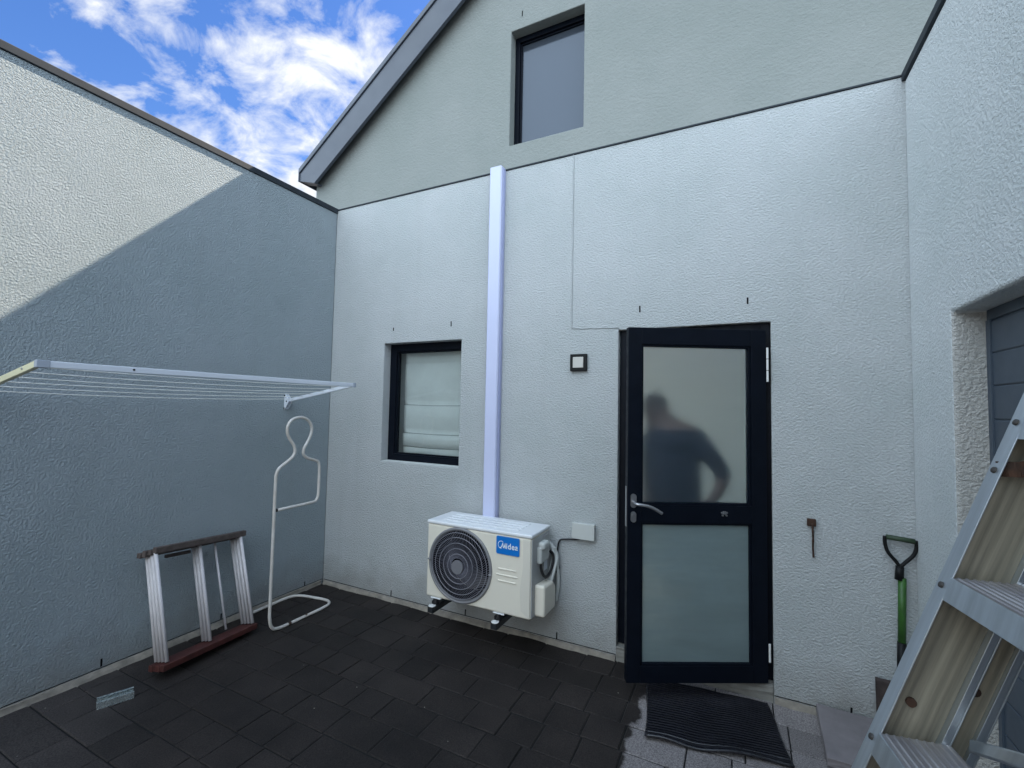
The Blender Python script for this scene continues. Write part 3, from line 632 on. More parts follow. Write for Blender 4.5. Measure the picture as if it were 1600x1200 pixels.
# top cover with raised ribs
bm = new_bm(); box(bm, AX0 - .004, AX1 + .006, AY0 - .005, AY1 + .004, AZ1 + .0005, AZ1 + .024)
top = obj('top_cover', bm, M_actop, ac, bevel=.009, seg=3)
for yy in (-.29, -.235, -.18, -.125):
    bm = new_bm(); box(bm, AX0 + .09, AX1 - .11, yy - .012, yy + .012, AZ1 + .0242, AZ1 + .0305); obj('cover_rib', bm, M_actop, top, bevel=.0015)
# pressed louvres
for (xa, xb, z) in ((1.925, 2.050, .531), (1.913, 2.062, .494), (1.925, 2.050, .457)):
    bm = new_bm(); tube(bm, [(xa, -.3505, z), (xb, -.3505, z)], .0048, 8); obj('pressed_rib', bm, M_acbody, ac, smooth=True)
# front corner strip (bevelled panel on the right)
bm = new_bm(); prism(bm, [(2.086, .30), (2.145, .262), (2.145, .735), (2.096, .735), (2.096, .56), (2.078, .42)], 1, -.3525, -.3495); obj('corner_panel', bm, mat('ac_panel2', (.66, .63, .55), .42), ac, bevel=.001)
# badge
bm = new_bm(); prism(bm, rrect(1.911, 2.072, .624, .733, .010), 1, -.3555, -.3535); bd = obj('badge', bm, M_blue, ac)
bm = new_bm(); prism(bm, rrect(1.9085, 2.0745, .6215, .7355, .012), 1, -.3535, -.3503); obj('badge_rim', bm, mat('rim', (.35, .42, .5), .4), bd)
tb = new_bm()
def stroke(bm, pts, w, y=-.3562):
    P = smooth_path([(p[0], 0, p[1]) for p in pts], 5)
    for i in range(len(P) - 1):
        a, b = P[i], P[i + 1]; d = (b - a).normalized(); nrm = Vector((-d.z, 0, d.x)) * w / 2
        e = d * w * .12
        vs = [bm.verts.new((q.x, y - (.00002 * (i % 3)), q.z)) for q in (a - e - nrm, b + e - nrm, b + e + nrm, a - e + nrm)]; bm.faces.new(vs)
# swoosh circle opening on the right, sweeping into the M
arc = [(1.9455 + .0215 * math.cos(rad(a)), .6815 + .0225 * math.sin(rad(a))) for a in range(50, 285, 15)]
stroke(tb, arc, .0036)
stroke(tb, [(1.9375, .662), (1.947, .668), (1.9535, .682), (1.957, .694)], .0050)
stroke(tb, [(1.957, .694), (1.9585, .682), (1.9605, .668), (1.964, .665), (1.969, .676), (1.974, .694)], .0052)
stroke(tb, [(1.974, .694), (1.9745, .680), (1.975, .6615)], .0056)
fc = bpy.data.curves.new('t', 'FONT'); fc.body = 'idea'; fc.size = .050; fc.offset = .0010; fc.space_character = 1.08
fo = bpy.data.objects.new('t', fc); COL.objects.link(fo); bpy.context.view_layer.update()
tm = bpy.data.meshes.new_from_object(fo.evaluated_get(bpy.context.evaluated_depsgraph_get())); bpy.data.objects.remove(fo)
xs_ = [v.co.x for v in tm.vertices]; x0_, x1_ = min(xs_), max(xs_)
sc_ = (2.063 - 1.981) / (x1_ - x0_)
for v in tm.vertices: v.co = Vector((1.981 + (v.co.x - x0_) * sc_, -.3563, .6615 + v.co.y * 1.0))
tb.from_mesh(tm); obj('badge_lettering', tb, M_badgew, bd)
# valve + terminal covers on the right side
bm = new_bm()
prism(bm, [(-.270, .570), (-.150, .570), (-.130, .590), (-.130, .660), (-.150, .676), (-.270, .676)], 0, AX1 + .0005, AX1 + .035); t_ = obj('terminal_cover', bm, M_boxpl, ac, bevel=.012, seg=3)
bm = new_bm(); box(bm, AX1 + .002, AX1 + .052, -.262, -.165, .655, .702); obj('cover_grip', bm, M_boxpl, t_, bevel=.018, seg=4)
bm = new_bm(); prism(bm, [(-.300, .262), (-.105, .262), (-.105, .405), (-.150, .440), (-.300, .455)], 0, AX1 + .0005, AX1 + .072); obj('valve_cover', bm, M_acbody, ac, bevel=.016, seg=3)
bm = new_bm(); box(bm, AX1 + .0005, AX1 + .006, -.345, -.058, .262, .735); box(bm, AX1 + .006, AX1 + .010, -.168, -.07, .30, .72); obj('side_panel', bm, M_acring if False else mat('side_grey', (.38, .39, .39), .5), ac, bevel=.003)
bm = new_bm(); box(bm, AX1 + .0105, AX1 + .013, -.165, -.115, .500, .60); obj('rating_plate', bm, M_badgew, ac)
# pipes
for dx_, dy_ in ((0, 0), (.018, .012)):
    bm = new_bm(); tube(bm, smooth_path([(AX1 + .02 + dx_, -.15 + dy_, .40), (AX1 + .034 + dx_, -.105 + dy_, .49), (AX1 + .036 + dx_, -.062 + dy_, .57), (AX1 + .012, -.042, .63), (AX1 - .05, -.033, .67)], 5), .013, 10); obj('refrigerant_pipe', bm, M_boxpl, ac, smooth=True)
bm = new_bm(); tube(bm, smooth_path([(AX1 + .04, -.05, .62), (AX1 + .055, -.04, .50), (AX1 + .06, -.032, .38), (AX1 + .045, -.03, .27)], 5), .012, 10)
obj('refrigerant_pipe', bm, M_boxpl, ac, smooth=True)
# brackets
M_brk = mat('bracket_dark_steel', (.05, .055, .06), .35, .6, var=.2, vscale=30)
for i, bx in enumerate((1.445, 1.925)):
    br = empty('wall_bracket', (bx, 0, .22), ('left galvanised wall bracket under the fan side of the air conditioner', 'right galvanised wall bracket under the badge side of the air conditioner')[i], 'bracket', 'brackets under the air conditioner')
    bm = new_bm(); box(bm, bx - .02, bx + .02, -.40, -.006, .205, .209); box(bm, bx - .02, bx - .017, -.40, -.006, .168, .2045); box(bm, bx + .017, bx + .02, -.40, -.006, .168, .2045); box(bm, bx - .0165, bx + .0165, -.40, -.397, .172, .2045)
    obj('bracket_arm', bm, M_brk, br, bevel=.001)
    bm = new_bm(); box(bm, bx - .02, bx + .02, -.0055, -.001, .10, .40); obj('bracket_plate', bm, M_galv, br)
    bm = new_bm(); tube(bm, [(bx, -.335, .2095), (bx, -.335, .226)], .027, 20); tube(bm, [(bx, -.335, .2262), (bx, -.335, .247)], [.021, .017], 20); obj('rubber_foot', bm, M_rubber, br, smooth=True)
    bm = new_bm(); tube(bm, [(bx, -.378, .2092), (bx, -.378, .2125)], .024, 20); tube(bm, [(bx, -.378, .213), (bx, -.378, .218)], .010, 6); obj('washer_bolt', bm, M_pin, br, smooth=True)
    bm = new_bm(); box(bm, AX0 + (.04 if i == 0 else .52), AX0 + (.12 if i == 0 else .60), -.352, -.07, .2475, .2545); obj('mounting_foot', bm, M_actop, ac, bevel=.002)
# isolator box and cable
iso = empty('junction_box', (2.38, 0, .75), 'small rectangular pale grey junction box on the wall right of the air conditioner', 'junction box')
bm = new_bm(); box(bm, 2.306, 2.452, -.034, -.001, .698, .796); bx_ = obj('box_body', bm, M_boxpl, iso, bevel=.004, seg=2)
bm = new_bm(); box(bm, 2.303, 2.455, -.043, -.0342, .695, .799); obj('box_lid', bm, M_boxpl, iso, bevel=.004, seg=2)
bm = new_bm(); tube(bm, smooth_path([(2.36, -.018, .699), (2.34, -.018, .688), (2.26, -.016, .676), (2.215, -.018, .665), (2.200, -.02, .62), (2.198, -.03, .54), (2.215, -.035, .49), (2.200, -.045, .462), (2.190, -.055, .50), (2.196, -.090, .53)], 6), .0058, 8)
o = obj('power_cable', bm, M_rubber); tag(o, 'thin black power cable looping from the grey junction box to the air conditioner', 'cable')
bm = new_bm(); tube(bm, smooth_path([(2.170, -.240, .574), (2.174, -.240, .53), (2.182, -.215, .485), (2.188, -.170, .470), (2.192, -.125, .495), (2.196, -.095, .545), (2.190, -.085, .585), (2.175, -.10, .61)], 6), .0095, 8)
obj('cable_loop', bm, M_rubber, ac, smooth=True)

# doorbell style switch
sw = empty('wall_switch', (2.326, 0, 1.86), 'square white outdoor switch in a black surround left of the door', 'switch')
bm = new_bm(); box(bm, 2.268, 2.385, -.022, -.001, 1.799, 1.914); obj('switch_surround', bm, M_blackpl, sw, bevel=.004)
bm = new_bm(); box(bm, 2.290, 2.363, -.029, -.0225, 1.820, 1.893); obj('switch_rocker', bm, mat('rocker', (.50, .48, .44), .5), sw, bevel=.003)

# rusty latch by the door
lt = empty('rusty_hook', (3.637, 0, .95), 'small rusty square plate with thin hanging rod, on wall right of door', 'hook')
bm = new_bm(); box(bm, 3.617, 3.658, -.022, -.001, .943, .982); obj('hook_plate', bm, M_rust, lt, bevel=.004)
bm = new_bm(); tube(bm, smooth_path([(3.640, -.024, .960), (3.641, -.030, .93), (3.643, -.022, .88), (3.642, -.018, .83), (3.645, -.014, .780)], 4), [.0055, .0065, .005, .006, .0045, .006, .005, .0055, .0045, .006, .005, .005, .0045, .005, .0045, .005, .005][:17], 7); obj('hook_rod', bm, M_rust, lt)

# ---- wall airer
air = empty('clothes_airer', (0, -1.3, 1.56), 'white fold-down clothes airer with thin plastic lines, fixed to the left boundary wall', 'clothes airer')
YR, YL, XO, ZO, ZW = -.447, -2.150, .737, 1.688, 1.560
def sq_bar(bm, a, b, w, h):
    a = Vector(a); b = Vector(b); d = (b - a).normalized(); s_ = d.cross(Vector((0, 0, 1))).normalized(); u = s_.cross(d)
    vs = []
    for p in (a, b):
        for i, j in ((-1, -1), (1, -1), (1, 1), (-1, 1)): vs.append(bm.verts.new(p + s_ * i * w / 2 + u * j * h / 2))
    for f in ((0, 1, 2, 3), (7, 6, 5, 4), (0, 4, 5, 1), (1, 5, 6, 2), (2, 6, 7, 3), (3, 7, 4, 0)): bm.faces.new([vs[i] for i in f])
bm = new_bm(); sq_bar(bm, (XO, YL + .028, ZO), (XO, YR - .016, ZO), .018, .028); bar = obj('front_bar', bm, M_airer, air, bevel=.003)
bm = new_bm(); tube(bm, [(XO + .0085, -1.828, ZO + .001), (XO + .0115, -1.828, ZO + .001)], .005, 10); obj('screw', bm, M_blackpl, bar)
bm = new_bm(); sq_bar(bm, (.03, YR, ZW + .006), (XO - .012, YR, ZO), .016, .026); obj('side_arm', bm, M_airer, air, bevel=.003)
bm = new_bm(); sq_bar(bm, (.03, YL, ZW + .006), (XO - .014, YL, ZO), .020, .028); sa = obj('side_arm', bm, M_airer_c, air, bevel=.003); sa['label'] = 'cream coloured side arm'
bm = new_bm(); tube(bm, [(XO - .13, YL - .0095, ZO - .018), (XO - .13, YL - .013, ZO - .018)], .005, 8); obj('screw', bm, M_silver, sa)
M_cap = mat('cap_grey', (.36, .40, .46), .5)
for (ya, yb) in ((YL - .013, YL + .030), (YR - .018, YR + .012)):
    bm = new_bm(); box(bm, XO - .014, XO + .012, ya, yb, ZO - .016, ZO + .016); obj('corner_cap', bm, M_cap, air, bevel=.003)
for yy in (YR, YL):
    bm = new_bm(); prism(bm, [(.0015, ZW + .055), (.012, ZW + .055), (.052, ZW + .012), (.052, ZW - .010), (.012, ZW - .066), (.0015, ZW - .066)], 1, yy - .017, yy - .013)
    prism(bm, [(.0015, ZW + .055), (.012, ZW + .055), (.052, ZW + .012), (.052, ZW - .010), (.012, ZW - .066), (.0015, ZW - .066)], 1, yy + .013, yy + .017)
    box(bm, .0012, .005, yy - .013, yy + .013, ZW - .066, ZW + .055)
    bk = obj('wall_plate', bm, M_airer, air, bevel=.001)
    for z in (ZW + .046, ZW, ZW - .056):
        bm = new_bm(); tube(bm, [(.030 if z == ZW else .006, yy - .020, z), (.030 if z == ZW else .006, yy - .0165, z)], .006, 8); obj('bolt', bm, M_blackpl, bk)
for i in range(6):
    t = .10 + i * .155; x = XO * (1 - t); z = ZW + (ZO - ZW) * (1 - t) + .004
    bm = new_bm(); n = 14
    tube(bm, [(x, YL + (YR - YL) * k / n, z - .020 * 4 * (k / n) * (1 - k / n) * (.6 + .12 * (i % 3))) for k in range(n + 1)], .0026, 6)
    obj('line', bm, M_line, air)

# ---- bust shaped tube stand
FX = .42
bm = new_bm()
up = [(FX, -.500 - .0, .803)]
outline = [(-.798, .803), (-.515, .806), (-.470, .820), (-.455, .860), (-.453, .95), (-.455, 1.06), (-.470, 1.105), (-.510, 1.122), (-.570, 1.143), (-.603, 1.175), (-.600, 1.215), (-.575, 1.255), (-.548, 1.305), (-.538, 1.360), (-.560, 1.408), (-.605, 1.437), (-.660, 1.442), (-.712, 1.425), (-.742, 1.385), (-.744, 1.335), (-.722, 1.29), (-.690, 1.248), (-.676, 1.205), (-.690, 1.165), (-.735, 1.130), (-.795, 1.092), (-.817, 1.050), (-.820, .99), (-.820, .70), (-.820, .40), (-.820, .14)]
P3 = [(FX, a, b) for a, b in outline] + [(FX, -.818, .075), (FX - .002, -.800, .012), (FX - .002, -.745, FLOOR + .0125), (FX + .004, -.56, FLOOR + .0115), (FX + .004, -.38, FLOOR + .0115), (FX - .012, -.300, FLOOR + .0115), (FX - .075, -.262, FLOOR + .0115), (.22, -.272, FLOOR + .0115), (.09, -.300, FLOOR + .0115), (.040, -.345, FLOOR + .0115), (.030, -.43, FLOOR + .0115), (.036, -.60, FLOOR + .0115), (.045, -.76, FLOOR + .0115)]
tube(bm, smooth_path(P3, 4), .0108, 10)
st = empty('valet_stand', (.3, -.6, FLOOR), 'white bent tube stand shaped like a head and shoulders, standing in the left corner', 'clothes stand')
obj('tube_frame', bm, M_tubew, st)
bm = new_bm(); tube(bm, [(FX, -.812, .803), (FX, -.799, .803)], .0118, 10); obj('end_plug', bm, M_blackpl, st)
for yy in (-.66, -.52):
    bm = new_bm(); tube(bm, [(FX + .004, yy - .012, FLOOR + .0115), (FX + .004, yy + .008, FLOOR + .0115)], .0112, 10); obj('chipped_paint', bm, M_rust, st)

# ---- folded rack
rk = empty('folded_rack', (.25, -1.15, FLOOR), 'folded rack of white metal tubes between brown timber rails, leaning on the left wall', 'rack')
def rk_top(y, i): s_ = (y + .87) / -.56; return Vector((.045 + .073 * s_ + .033 * i, y, .572 + .045 * s_ + .012 * i))
def rk_bot(y, i): s_ = (y + .87) / -.56; return Vector((.212 + .075 * s_ + .035 * i, y, .018 + .030 * s_ + .009 * i))
for (yc, n_) in ((-1.43, 4), (-1.15, 3), (-.87, 4)):
    for i in range(n_):
        bm = new_bm(); tube(bm, [rk_top(yc, i) + Vector((0, random.uniform(-.004, .004), 0)), rk_bot(yc, i)], .0105, 10)
        obj('rack_tube', bm, M_rackw, rk)
bm = new_bm(); tube(bm, [rk_top(-1.02, 1), rk_bot(-1.02, 1) + Vector((0, 0, .02))], .0075, 8); obj('thin_rod', bm, M_rackw, rk)
def rail(i, z_, w, h, mt, ya=-1.47, yb=-.82, top=True, nm='top_rail'):
    bm = new_bm(); f = rk_top if top else rk_bot
    a = f(ya, i) + Vector((0, 0, z_)); b = f(yb, i) + Vector((0, 0, z_)); sq_bar(bm, a, b, w, h)
    return obj(nm, bm, mt, rk, bevel=.003)
for i in range(4): rail(i, .010 + .003 * (i == 3), .029, .036 if i % 2 else .030, M_wood_top, ya=-1.475 + .012 * i, yb=-.812 - .008 * i)
for i in range(4): rail(i, -.026, .031, .034, M_wood_red, ya=-1.462 + .004 * (i % 2), yb=-.842, top=False, nm='bottom_rail')
bm = new_bm(); a = rk_top(-1.33, 0) + Vector((.02, 0, -.02)); b = rk_top(-1.18, 0) + Vector((.02, 0, -.022)); sq_bar(bm, a, b, .02, .018); obj('rack_catch', bm, M_wood_top, rk)

# ---- channel offcut
ch = empty('steel_channel', (.36, -1.65, FLOOR), 'short offcut of galvanised steel channel lying on the dark paving at the left', 'steel offcut', rz=math.atan2(.134, .053))
Mx = xf(ch); bm = new_bm(); Lh = .074
for (a0, a1, b0, b1) in ((-.030, .030, 0, .002), (-.030, -.028, .002, .034), (.028, .030, .002, .034), (-.028, -.017, .032, .034), (.017, .028, .032, .034)): box(bm, -Lh, Lh, a0, a1, b0, b1, Mx)
o = obj('channel_profile', bm, M_galv, ch, bevel=.0006)

# ---- door mat
mt_ = empty('door_mat', (3.15, -.33, FLOOR), 'black ribbed rubber door mat with a worn curled front edge, under the open door', 'door mat')
A = Vector((2.807, -.10, 0)); B = Vector((3.419, -.044, 0)); C_ = Vector((3.500, -.495, 0)); D_ = Vector((2.885, -.628, 0))
def mpt(u, v, z): p = A.lerp(B, u).lerp(D_.lerp(C_, u), v); return (p.x + .008 * math.sin(v * 7) * (u - .5), p.y + .007 * math.sin(u * 9 + 1) * v, FLOOR + z)
bm = new_bm(); nu, nr = 40, 26; prof = []
for i in range(nr):
    v0 = i / nr; prof += [(v0, .006), (v0 + .012, .0088), (v0 + .024, .0088), (v0 + .032, .006)]
prof += [(1, .012)]
def lift(u, v): e = max(0, (v - .86) / .14); return .014 * e * (.55 + .45 * math.sin(u * 11 + .7)) + .0015 * math.sin(u * 17 + v * 5)
g_ = [[bm.verts.new(mpt(k / nu, v, z + lift(k / nu, v))) for k in range(nu + 1)] for v, z in prof]
for i in range(len(g_) - 1):
    for k in range(nu): bm.faces.new((g_[i][k], g_[i][k + 1], g_[i + 1][k + 1], g_[i + 1][k]))
o = obj('mat_surface', bm, M_matr, mt_); o.modifiers.new('s', 'SOLIDIFY').thickness = .004
bm = new_bm()
tube(bm, [mpt(k / 30, 1.0, .010 + lift(k / 30, 1)) for k in range(31)], .007, 8); tube(bm, [mpt(k / 30, .93, .011 + lift(k / 30, .93)) for k in range(31)], .005, 8)
tube(bm, [mpt(0, k / 12, .008 + lift(0, k / 12)) for k in range(13)], .005, 6); tube(bm, [mpt(1, k / 12, .008 + lift(1, k / 12)) for k in range(13)], .005, 6)
obj('mat_border', bm, mat('worn_rubber_edge', (.02, .02, .024), .22, var=.3, vscale=12, rvar=.15), mt_)

# ---- slab
bm = new_bm(); T_ = Matrix.Translation((3.82, -.215, FLOOR + .036)) @ Euler((rad(3.2), rad(0), rad(-1)), 'XYZ').to_matrix().to_4x4()
box(bm, -.178, .20, -.205, .185, -.02, .02, T_); bmesh.ops.subdivide_edges(bm, edges=bm.edges[:], cuts=5, use_grid_fill=True)
for v in bm.verts: v.co += Vector((random.uniform(-.002, .002), random.uniform(-.002, .002), random.uniform(-.0012, .0012)))
o = obj('paving_slab', bm, M_slab, bevel=.004); tag(o, 'loose square grey concrete slab lying against the wall right of the door mat', 'slab')

# ---- spade
sp = empty('spade', (3.99, -.05, FLOOR), 'spade with a green shaft and black D handle, leaning in the right corner', 'spade')
bm = new_bm(); tube(bm, [(4.009, -.038, .745), (3.999, -.050, .44)], .0165, 14); obj('shaft', bm, M_green, sp)
bm = new_bm(); tube(bm, [(3.9992, -.0498, .4395), (3.990, -.062, .24)], [.0185, .0165], 14); obj('socket', bm, M_blackpl, sp)
bm = new_bm()
tube(bm, [(4.0088, -.038, .735), (4.013, -.036, .80)], [.0185, .0165], 14)
tube(bm, smooth_path([(4.013, -.036, .795), (3.998, -.035, .822), (3.968, -.034, .862), (3.957, -.033, .905), (3.957, -.033, .940)], 5), .0085, 10)
tube(bm, smooth_path([(4.013, -.036, .795), (4.034, -.035, .820), (4.068, -.034, .862), (4.080, -.033, .900), (4.079, -.033, .933)], 5), .0085, 10)
hd = obj('handle', bm, M_blackpl, sp)
hd.data.transform(Matrix.Translation((-.012, 0, 0)))
bm = new_bm(); tube(bm, [(3.950, -.033, .937), (4.062, -.033, .928)], .0125, 12); obj('grip', bm, M_dkgreen, hd)
bm = new_bm(); nxs = 10; rows = []
for j in range(12):
    z = .243 - j * .0245; wj = .083 if j < 9 else .083 * (1 - .10 * (j - 8)); r_ = []
    for i in range(nxs + 1):
        u = -1 + 2 * i / nxs; r_.append(bm.verts.new((3.978 + u * wj, -.030 + .012 * (1 - u * u) * -1 - j * .0022, z + (.0 if j else -.004 * abs(u)))))
    rows.append(r_)
for j in range(11):
    for i in range(nxs): bm.faces.new((rows[j][i], rows[j][i + 1], rows[j + 1][i + 1], rows[j + 1][i])).smooth = True
o = obj('blade', bm, M_blade, sp); o.modifiers.new('s', 'SOLIDIFY').thickness = .0025

# ---- step ladder (leaning folded against the garage)
tv = Vector((.174, -.985, 0)).normalized(); vv = Vector((.356, .0629, .932)).normalized(); uv = vv.cross(tv).normalized()
if uv.x < 0: uv = -uv
P0 = Vector((3.5795, -1.998, 1.3036))
P0 = CAM + 1.0634 * ((Fv * 714.66 + Rv * 687 - Uv * 305).normalized())
LM = Matrix(((tv.x, uv.x, vv.x, P0.x), (tv.y, uv.y, vv.y, P0.y), (tv.z, uv.z, vv.z, P0.z), (0, 0, 0, 1)))    # local x = towards right rail, y = back, z = up the rail
foot = -(P0.z - FLOOR) / vv.z
lad = empty('step_ladder', tuple(P0 + vv * foot), 'worn aluminium step ladder leaning folded at the right edge, closest to the camera', 'ladder')
M_rivet = mat('rivet_grey', (.07, .065, .06), .5, .6)
LW = .43; zlo = foot + .02; zhi = .95
def lbox(bm, *a): box(bm, *a, LM)
def rail_ch(x_web, sgn, y0, y1, z0, z1, fl, th=.0022):
    """C channel: web at x_web, flanges pointing sgn*fl"""
    bm = new_bm(); wx0, wx1 = sorted((x_web, x_web - sgn * th)); fx0, fx1 = sorted((x_web, x_web + sgn * fl))
    n = 40; A_ = []; B_ = []       # shallow extruded flutes in the web
    for k in range(n + 1):
        yy = y0 + th + (y1 - y0 - 2 * th) * k / n; d_ = .00035 * math.sin(k / n * math.pi * 2 * max(2, round((y1 - y0) / .017)))
        A_.append((x_web + sgn * d_, yy)); B_.append((x_web - sgn * (th - d_), yy))
    prism(bm, A_ + B_[::-1], 2, z0, z1, LM)
    f = new_bm(); lbox(f, min(wx0, fx0), max(wx1, fx1), y0, y0 + th, z0, z1)
    r = new_bm(); lbox(r, min(wx0, fx0), max(wx1, fx1), y1 - th, y1, z0, z1); lx = sorted((x_web + sgn * fl, x_web + sgn * (fl - th))); lbox(r, lx[0], lx[1], y1 - .0125, y1 - th, z0, z1)
    return bm, f, r
for (xw, sg) in ((-.027, 1), (LW + .027, -1)):
    w_, f_, r_ = rail_ch(xw, sg, .0, .088, zlo, zhi, .027)
    ro = obj('side_rail', w_, M_alu_web, lad, bevel=.0004)
    obj('front_flange', f_, M_alu, ro, bevel=.0006); obj('rear_flange', r_, M_alu, ro, bevel=.0006)
    w_, f_, r_ = rail_ch(xw, sg, .0925, .128, zlo, zhi - .12, .022)
    ro2 = obj('rear_leg', w_, M_alu_web, lad, bevel=.0004); obj('rear_flange', r_, M_alu, ro2, bevel=.0006)
    # rivets on the front flange and in the webs
    for (zz) in (-.296, -.016, .188, .271, .55):
        bm = new_bm()
        c0 = LM @ Vector((xw + sg * .012, -.0042, zz)); c1 = LM @ Vector((xw + sg * .012, .0005, zz)); c2 = LM @ Vector((xw + sg * .012, -.0028, zz))
        tube(bm, [c0, c2, c1], [.0022, .0048, .0055], 12); obj('rivet', bm, M_rivet, ro, smooth=True)
    for (yy, zz) in ((.034, -.217), (.034, -.8), (.034, .6)):
        bm = new_bm(); tube(bm, [LM @ Vector((xw - sg * .001, yy, zz)), LM @ Vector((xw + sg * .0045, yy, zz))], .0075, 14); obj('bolt', bm, M_rust, ro)
    bm = new_bm(); tube(bm, [LM @ Vector((xw - sg * .001, .102, -.155)), LM @ Vector((xw + sg * .0045, .102, -.155))], .0075, 14); obj('bolt', bm, M_rust, ro2)
    bm = new_bm(); lbox(bm, xw - .006, xw + sg * .03, -.004, .092, foot, zlo + .05) if sg > 0 else lbox(bm, xw - .03, xw + .006, -.004, .092, foot, zlo + .05); obj('rubber_foot', bm, M_rubber, ro, bevel=.004)
# treads: front lip top edge at local z; they sit horizontal in the world
ang = math.acos(vv.z)
for k in range(-4, 4):
    zc = k * .28 + .002
    O = P0 + vv * zc + tv * .0 ; hd_ = Vector((vv.x, vv.y, 0)).normalized()     # horizontal, backwards
    TM = Matrix(((tv.x, hd_.x, 0, O.x), (tv.y, hd_.y, 0, O.y), (0, 0, 1, O.z), (0, 0, 0, 1)))
    bm = new_bm()
    box(bm, -.0, LW, .0, .094, -.003, 0, TM)
    for j in range(9): yy = .008 + j * .0102; prism(bm, [(yy - .0028, 0), (yy - .0012, .0018), (yy + .0012, .0018), (yy + .0028, 0)], 0, 0.001, LW - .001, TM)
    box(bm, -.0, LW, .089, .094, -.030, -.003, TM)
    tr = obj('tread', bm, M_alu_tread, lad)
    bm = new_bm(); sh = math.tan(ang); prism(bm, [(-.003, .0005), (-.003 - .036 * sh * .75, -.036), (-.0005 - .036 * sh * .75, -.036), (-.0005, .0005)], 0, .0, LW, TM)
    obj('tread_lip', bm, M_alu, tr, bevel=.0006)
# folded spreader strap and diagonal rear brace
bm = new_bm(); DM = LM @ Matrix.Translation((-.004, .112, -.231)) @ Matrix.Rotation(-math.atan(.5), 4, 'Y')
box(bm, 0, .48, -.004, .004, -.010, .010, DM); obj('diagonal_brace', bm, M_alu, lad, bevel=.003)
bm = new_bm()
pts = [(-.018, .004, .192), (-.006, .012, .196), (-.003, .030, .206), (.0, .052, .232), (.0, .062, .28), (.0, .066, .42)]
P = smooth_path(pts, 5)
for i in range(len(P) - 1):
    a, b_ = P[i], P[i + 1]; d = (b_ - a).normalized(); nn = Vector((0, -d.z, d.y)).normalized() * .012
    vs = []
    for p in (a, b_):
        for q, xx in ((-1, -.0018), (1, -.0018), (1, .0018), (-1, .0018)): vs.append(bm.verts.new(LM @ (Vector((p.x + xx, p.y, p.z)) + nn * q)))
    for f in ((0, 1, 2, 3), (7, 6, 5, 4), (0, 4, 5, 1), (1, 5, 6, 2), (2, 6, 7, 3), (3, 7, 4, 0)): bm.faces.new([vs[i_] for i_ in f])
bmesh.ops.remove_doubles(bm, verts=bm.verts, dist=.0002)
obj('spreader_strap', bm, M_rust, lad)

# put the ladder's parts in the ladder's own axes so that the drawn-metal grain runs along the rails
Li = LM.inverted()
lad_parts = [o for o in bpy.data.objects if o.type == 'MESH' and (o.parent == lad or (o.parent and o.parent.parent == lad))]
for o in lad_parts: o.data.transform(Li)
for o in lad_parts:
    if o.parent == lad: o.matrix_basis = LM
    else: o.matrix_parent_inverse = Matrix.Identity(4)
# ------------------------------------------------------------------ person behind the frosted pane
pe = empty('person', (2.92, .26, .055), 'person in a dark blue shirt standing behind the frosted door pane, hand on hip', 'person')
def skin_mesh(nodes, edges, root=0, sub=2):
    me = bpy.data.meshes.new('s'); me.from_pydata([n[0] for n in nodes], edges, []); o = bpy.data.objects.new('s', me); COL.objects.link(o)
    md = o.modifiers.new('k', 'SKIN'); md.use_smooth_shade = True
    for i, n in enumerate(nodes):
        r = n[1] if isinstance(n[1], tuple) else (n[1], n[1]); me.skin_vertices[0].data[i].radius = r; me.skin_vertices[0].data[i].use_root = (i == root)
    s_ = o.modifiers.new('u', 'SUBSURF'); s_.levels = sub; s_.render_levels = sub
    bpy.context.view_layer.update(); r = bpy.data.meshes.new_from_object(o.evaluated_get(bpy.context.evaluated_depsgraph_get())); bpy.data.objects.remove(o); return r
ybase = .20
nodes = [((2.915, ybase + .03, .98), (.17, .19)), ((2.905, ybase + .03, 1.14), (.165, .19)), ((2.895, ybase + .03, 1.30), (.17, .195)), ((2.865, ybase + .03, 1.415), (.13, .15)),
         ((2.82, ybase + .01, 1.475), .080), ((2.795, ybase - .005, 1.535), (.082, .092)), ((2.785, ybase - .01, 1.60), (.068, .08)),
         # right arm (on the right of the picture)
         ((3.035, ybase - .01, 1.37), .082), ((3.13, ybase - .03, 1.27), .064), ((3.205, ybase - .02, 1.16), .052), ((3.185, ybase - .06, 1.07), .036), ((3.125, ybase - .10, .985), .028), ((3.09, ybase - .115, .955), .030),
         # left arm
         ((2.735, ybase + .12, 1.35), .062), ((2.705, ybase + .17, 1.22), .052), ((2.70, ybase + .17, 1.07), .042), ((2.715, ybase + .10, .93), .034), ((2.72, ybase + .06, .84), .028), ((2.722, ybase + .04, .79), .030),
         # legs
         ((3.00, ybase + .03, .86), .088), ((3.005, ybase + .02, .50), .062), ((3.01, ybase + .05, .14), .042), ((3.01, ybase - .04, .085), .038), ((3.01, ybase - .12, .08), .030),
         ((2.83, ybase + .05, .86), .088), ((2.825, ybase + .05, .50), .062), ((2.82, ybase + .08, .14), .042), ((2.82, ybase - .00, .085), .038), ((2.815, ybase - .08, .08), .030)]
edges = [(0, 1), (1, 2), (2, 3), (3, 4), (4, 5), (5, 6), (3, 7), (7, 8), (8, 9), (9, 10), (10, 11), (11, 12), (3, 13), (13, 14), (14, 15), (15, 16), (16, 17), (17, 18), (0, 19), (19, 20), (20, 21), (21, 22), (22, 23), (0, 24), (24, 25), (25, 26), (26, 27), (27, 28)]
bm = new_bm(); bm.from_mesh(skin_mesh(nodes, edges))
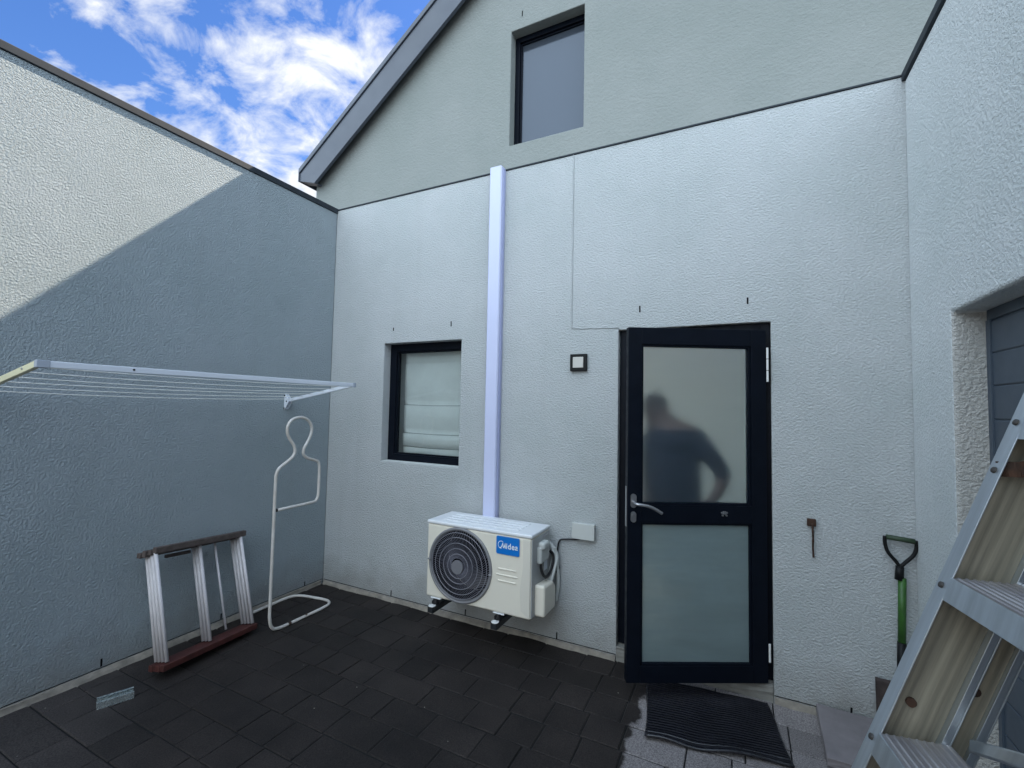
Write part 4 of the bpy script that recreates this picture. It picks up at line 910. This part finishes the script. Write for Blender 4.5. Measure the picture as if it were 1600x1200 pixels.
for base, dr in (((3.085, ybase - .118, .952), Vector((-.85, -.1, -.35))), ((2.722, ybase + .038, .785), Vector((0, -.2, -1)))):
    base = Vector(base); dr.normalize(); side = dr.cross(Vector((0, 1, 0))).normalized()
    for i, ln in enumerate((.062, .072, .066, .05)):
        s0 = base + side * (i - 1.5) * .019; me_ = skin_mesh([(tuple(s0), .0095), (tuple(s0 + dr * ln * .5 + Vector((0, -.004, 0))), .0088), (tuple(s0 + dr * ln + Vector((0, .012, -.004))), .0075)], [(0, 1), (1, 2)], sub=1); bm.from_mesh(me_)
    s0 = base - side * .034 - dr * .03; me_ = skin_mesh([(tuple(s0), .011), (tuple(s0 - side * .016 + dr * .03), .010), (tuple(s0 - side * .018 + dr * .055), .0085)], [(0, 1), (1, 2)], sub=1); bm.from_mesh(me_)
# face: nose, brow, ears (the head is turned to the courtyard)
for c_, sz in (((2.785, ybase - .098, 1.545), (.012, .016, .022)), ((2.760, ybase - .086, 1.572), (.012, .008, .008)), ((2.810, ybase - .086, 1.572), (.012, .008, .008)), ((2.785, ybase - .090, 1.508), (.022, .008, .008)), ((2.710, ybase - .005, 1.55), (.010, .018, .030)), ((2.868, ybase - .005, 1.55), (.010, .018, .030))):
    r_ = bmesh.ops.create_uvsphere(bm, u_segments=12, v_segments=8, radius=1); bmesh.ops.transform(bm, matrix=Matrix.Translation(c_) @ Matrix.Diagonal((*sz, 1)), verts=r_['verts'])
for f in bm.faces:
    c_ = f.calc_center_median(); f.smooth = True
    arm = c_.x > 3.09 or (c_.x < 2.76 and c_.y > ybase + .02)
    f.material_index = 2 if c_.z < .97 and 2.735 < c_.x < 3.08 and c_.z > .13 else (1 if (c_.z > .95 and c_.z < 1.43 and not (arm and c_.z < 1.14)) else (3 if c_.z < .13 else 0))
o = obj('body', bm, [M_skin, M_shirt, M_trous, M_rubber], pe)
bm = new_bm(); r_ = bmesh.ops.create_uvsphere(bm, u_segments=20, v_segments=12, radius=1); bmesh.ops.transform(bm, matrix=Matrix.Translation((2.787, ybase + .012, 1.588)) @ Matrix.Diagonal((.084, .092, .076, 1)), verts=r_['verts'])
for v in bm.verts: v.co += Vector((random.uniform(-.002, .002),) * 3)
obj('hair', bm, M_hair, pe, smooth=True)
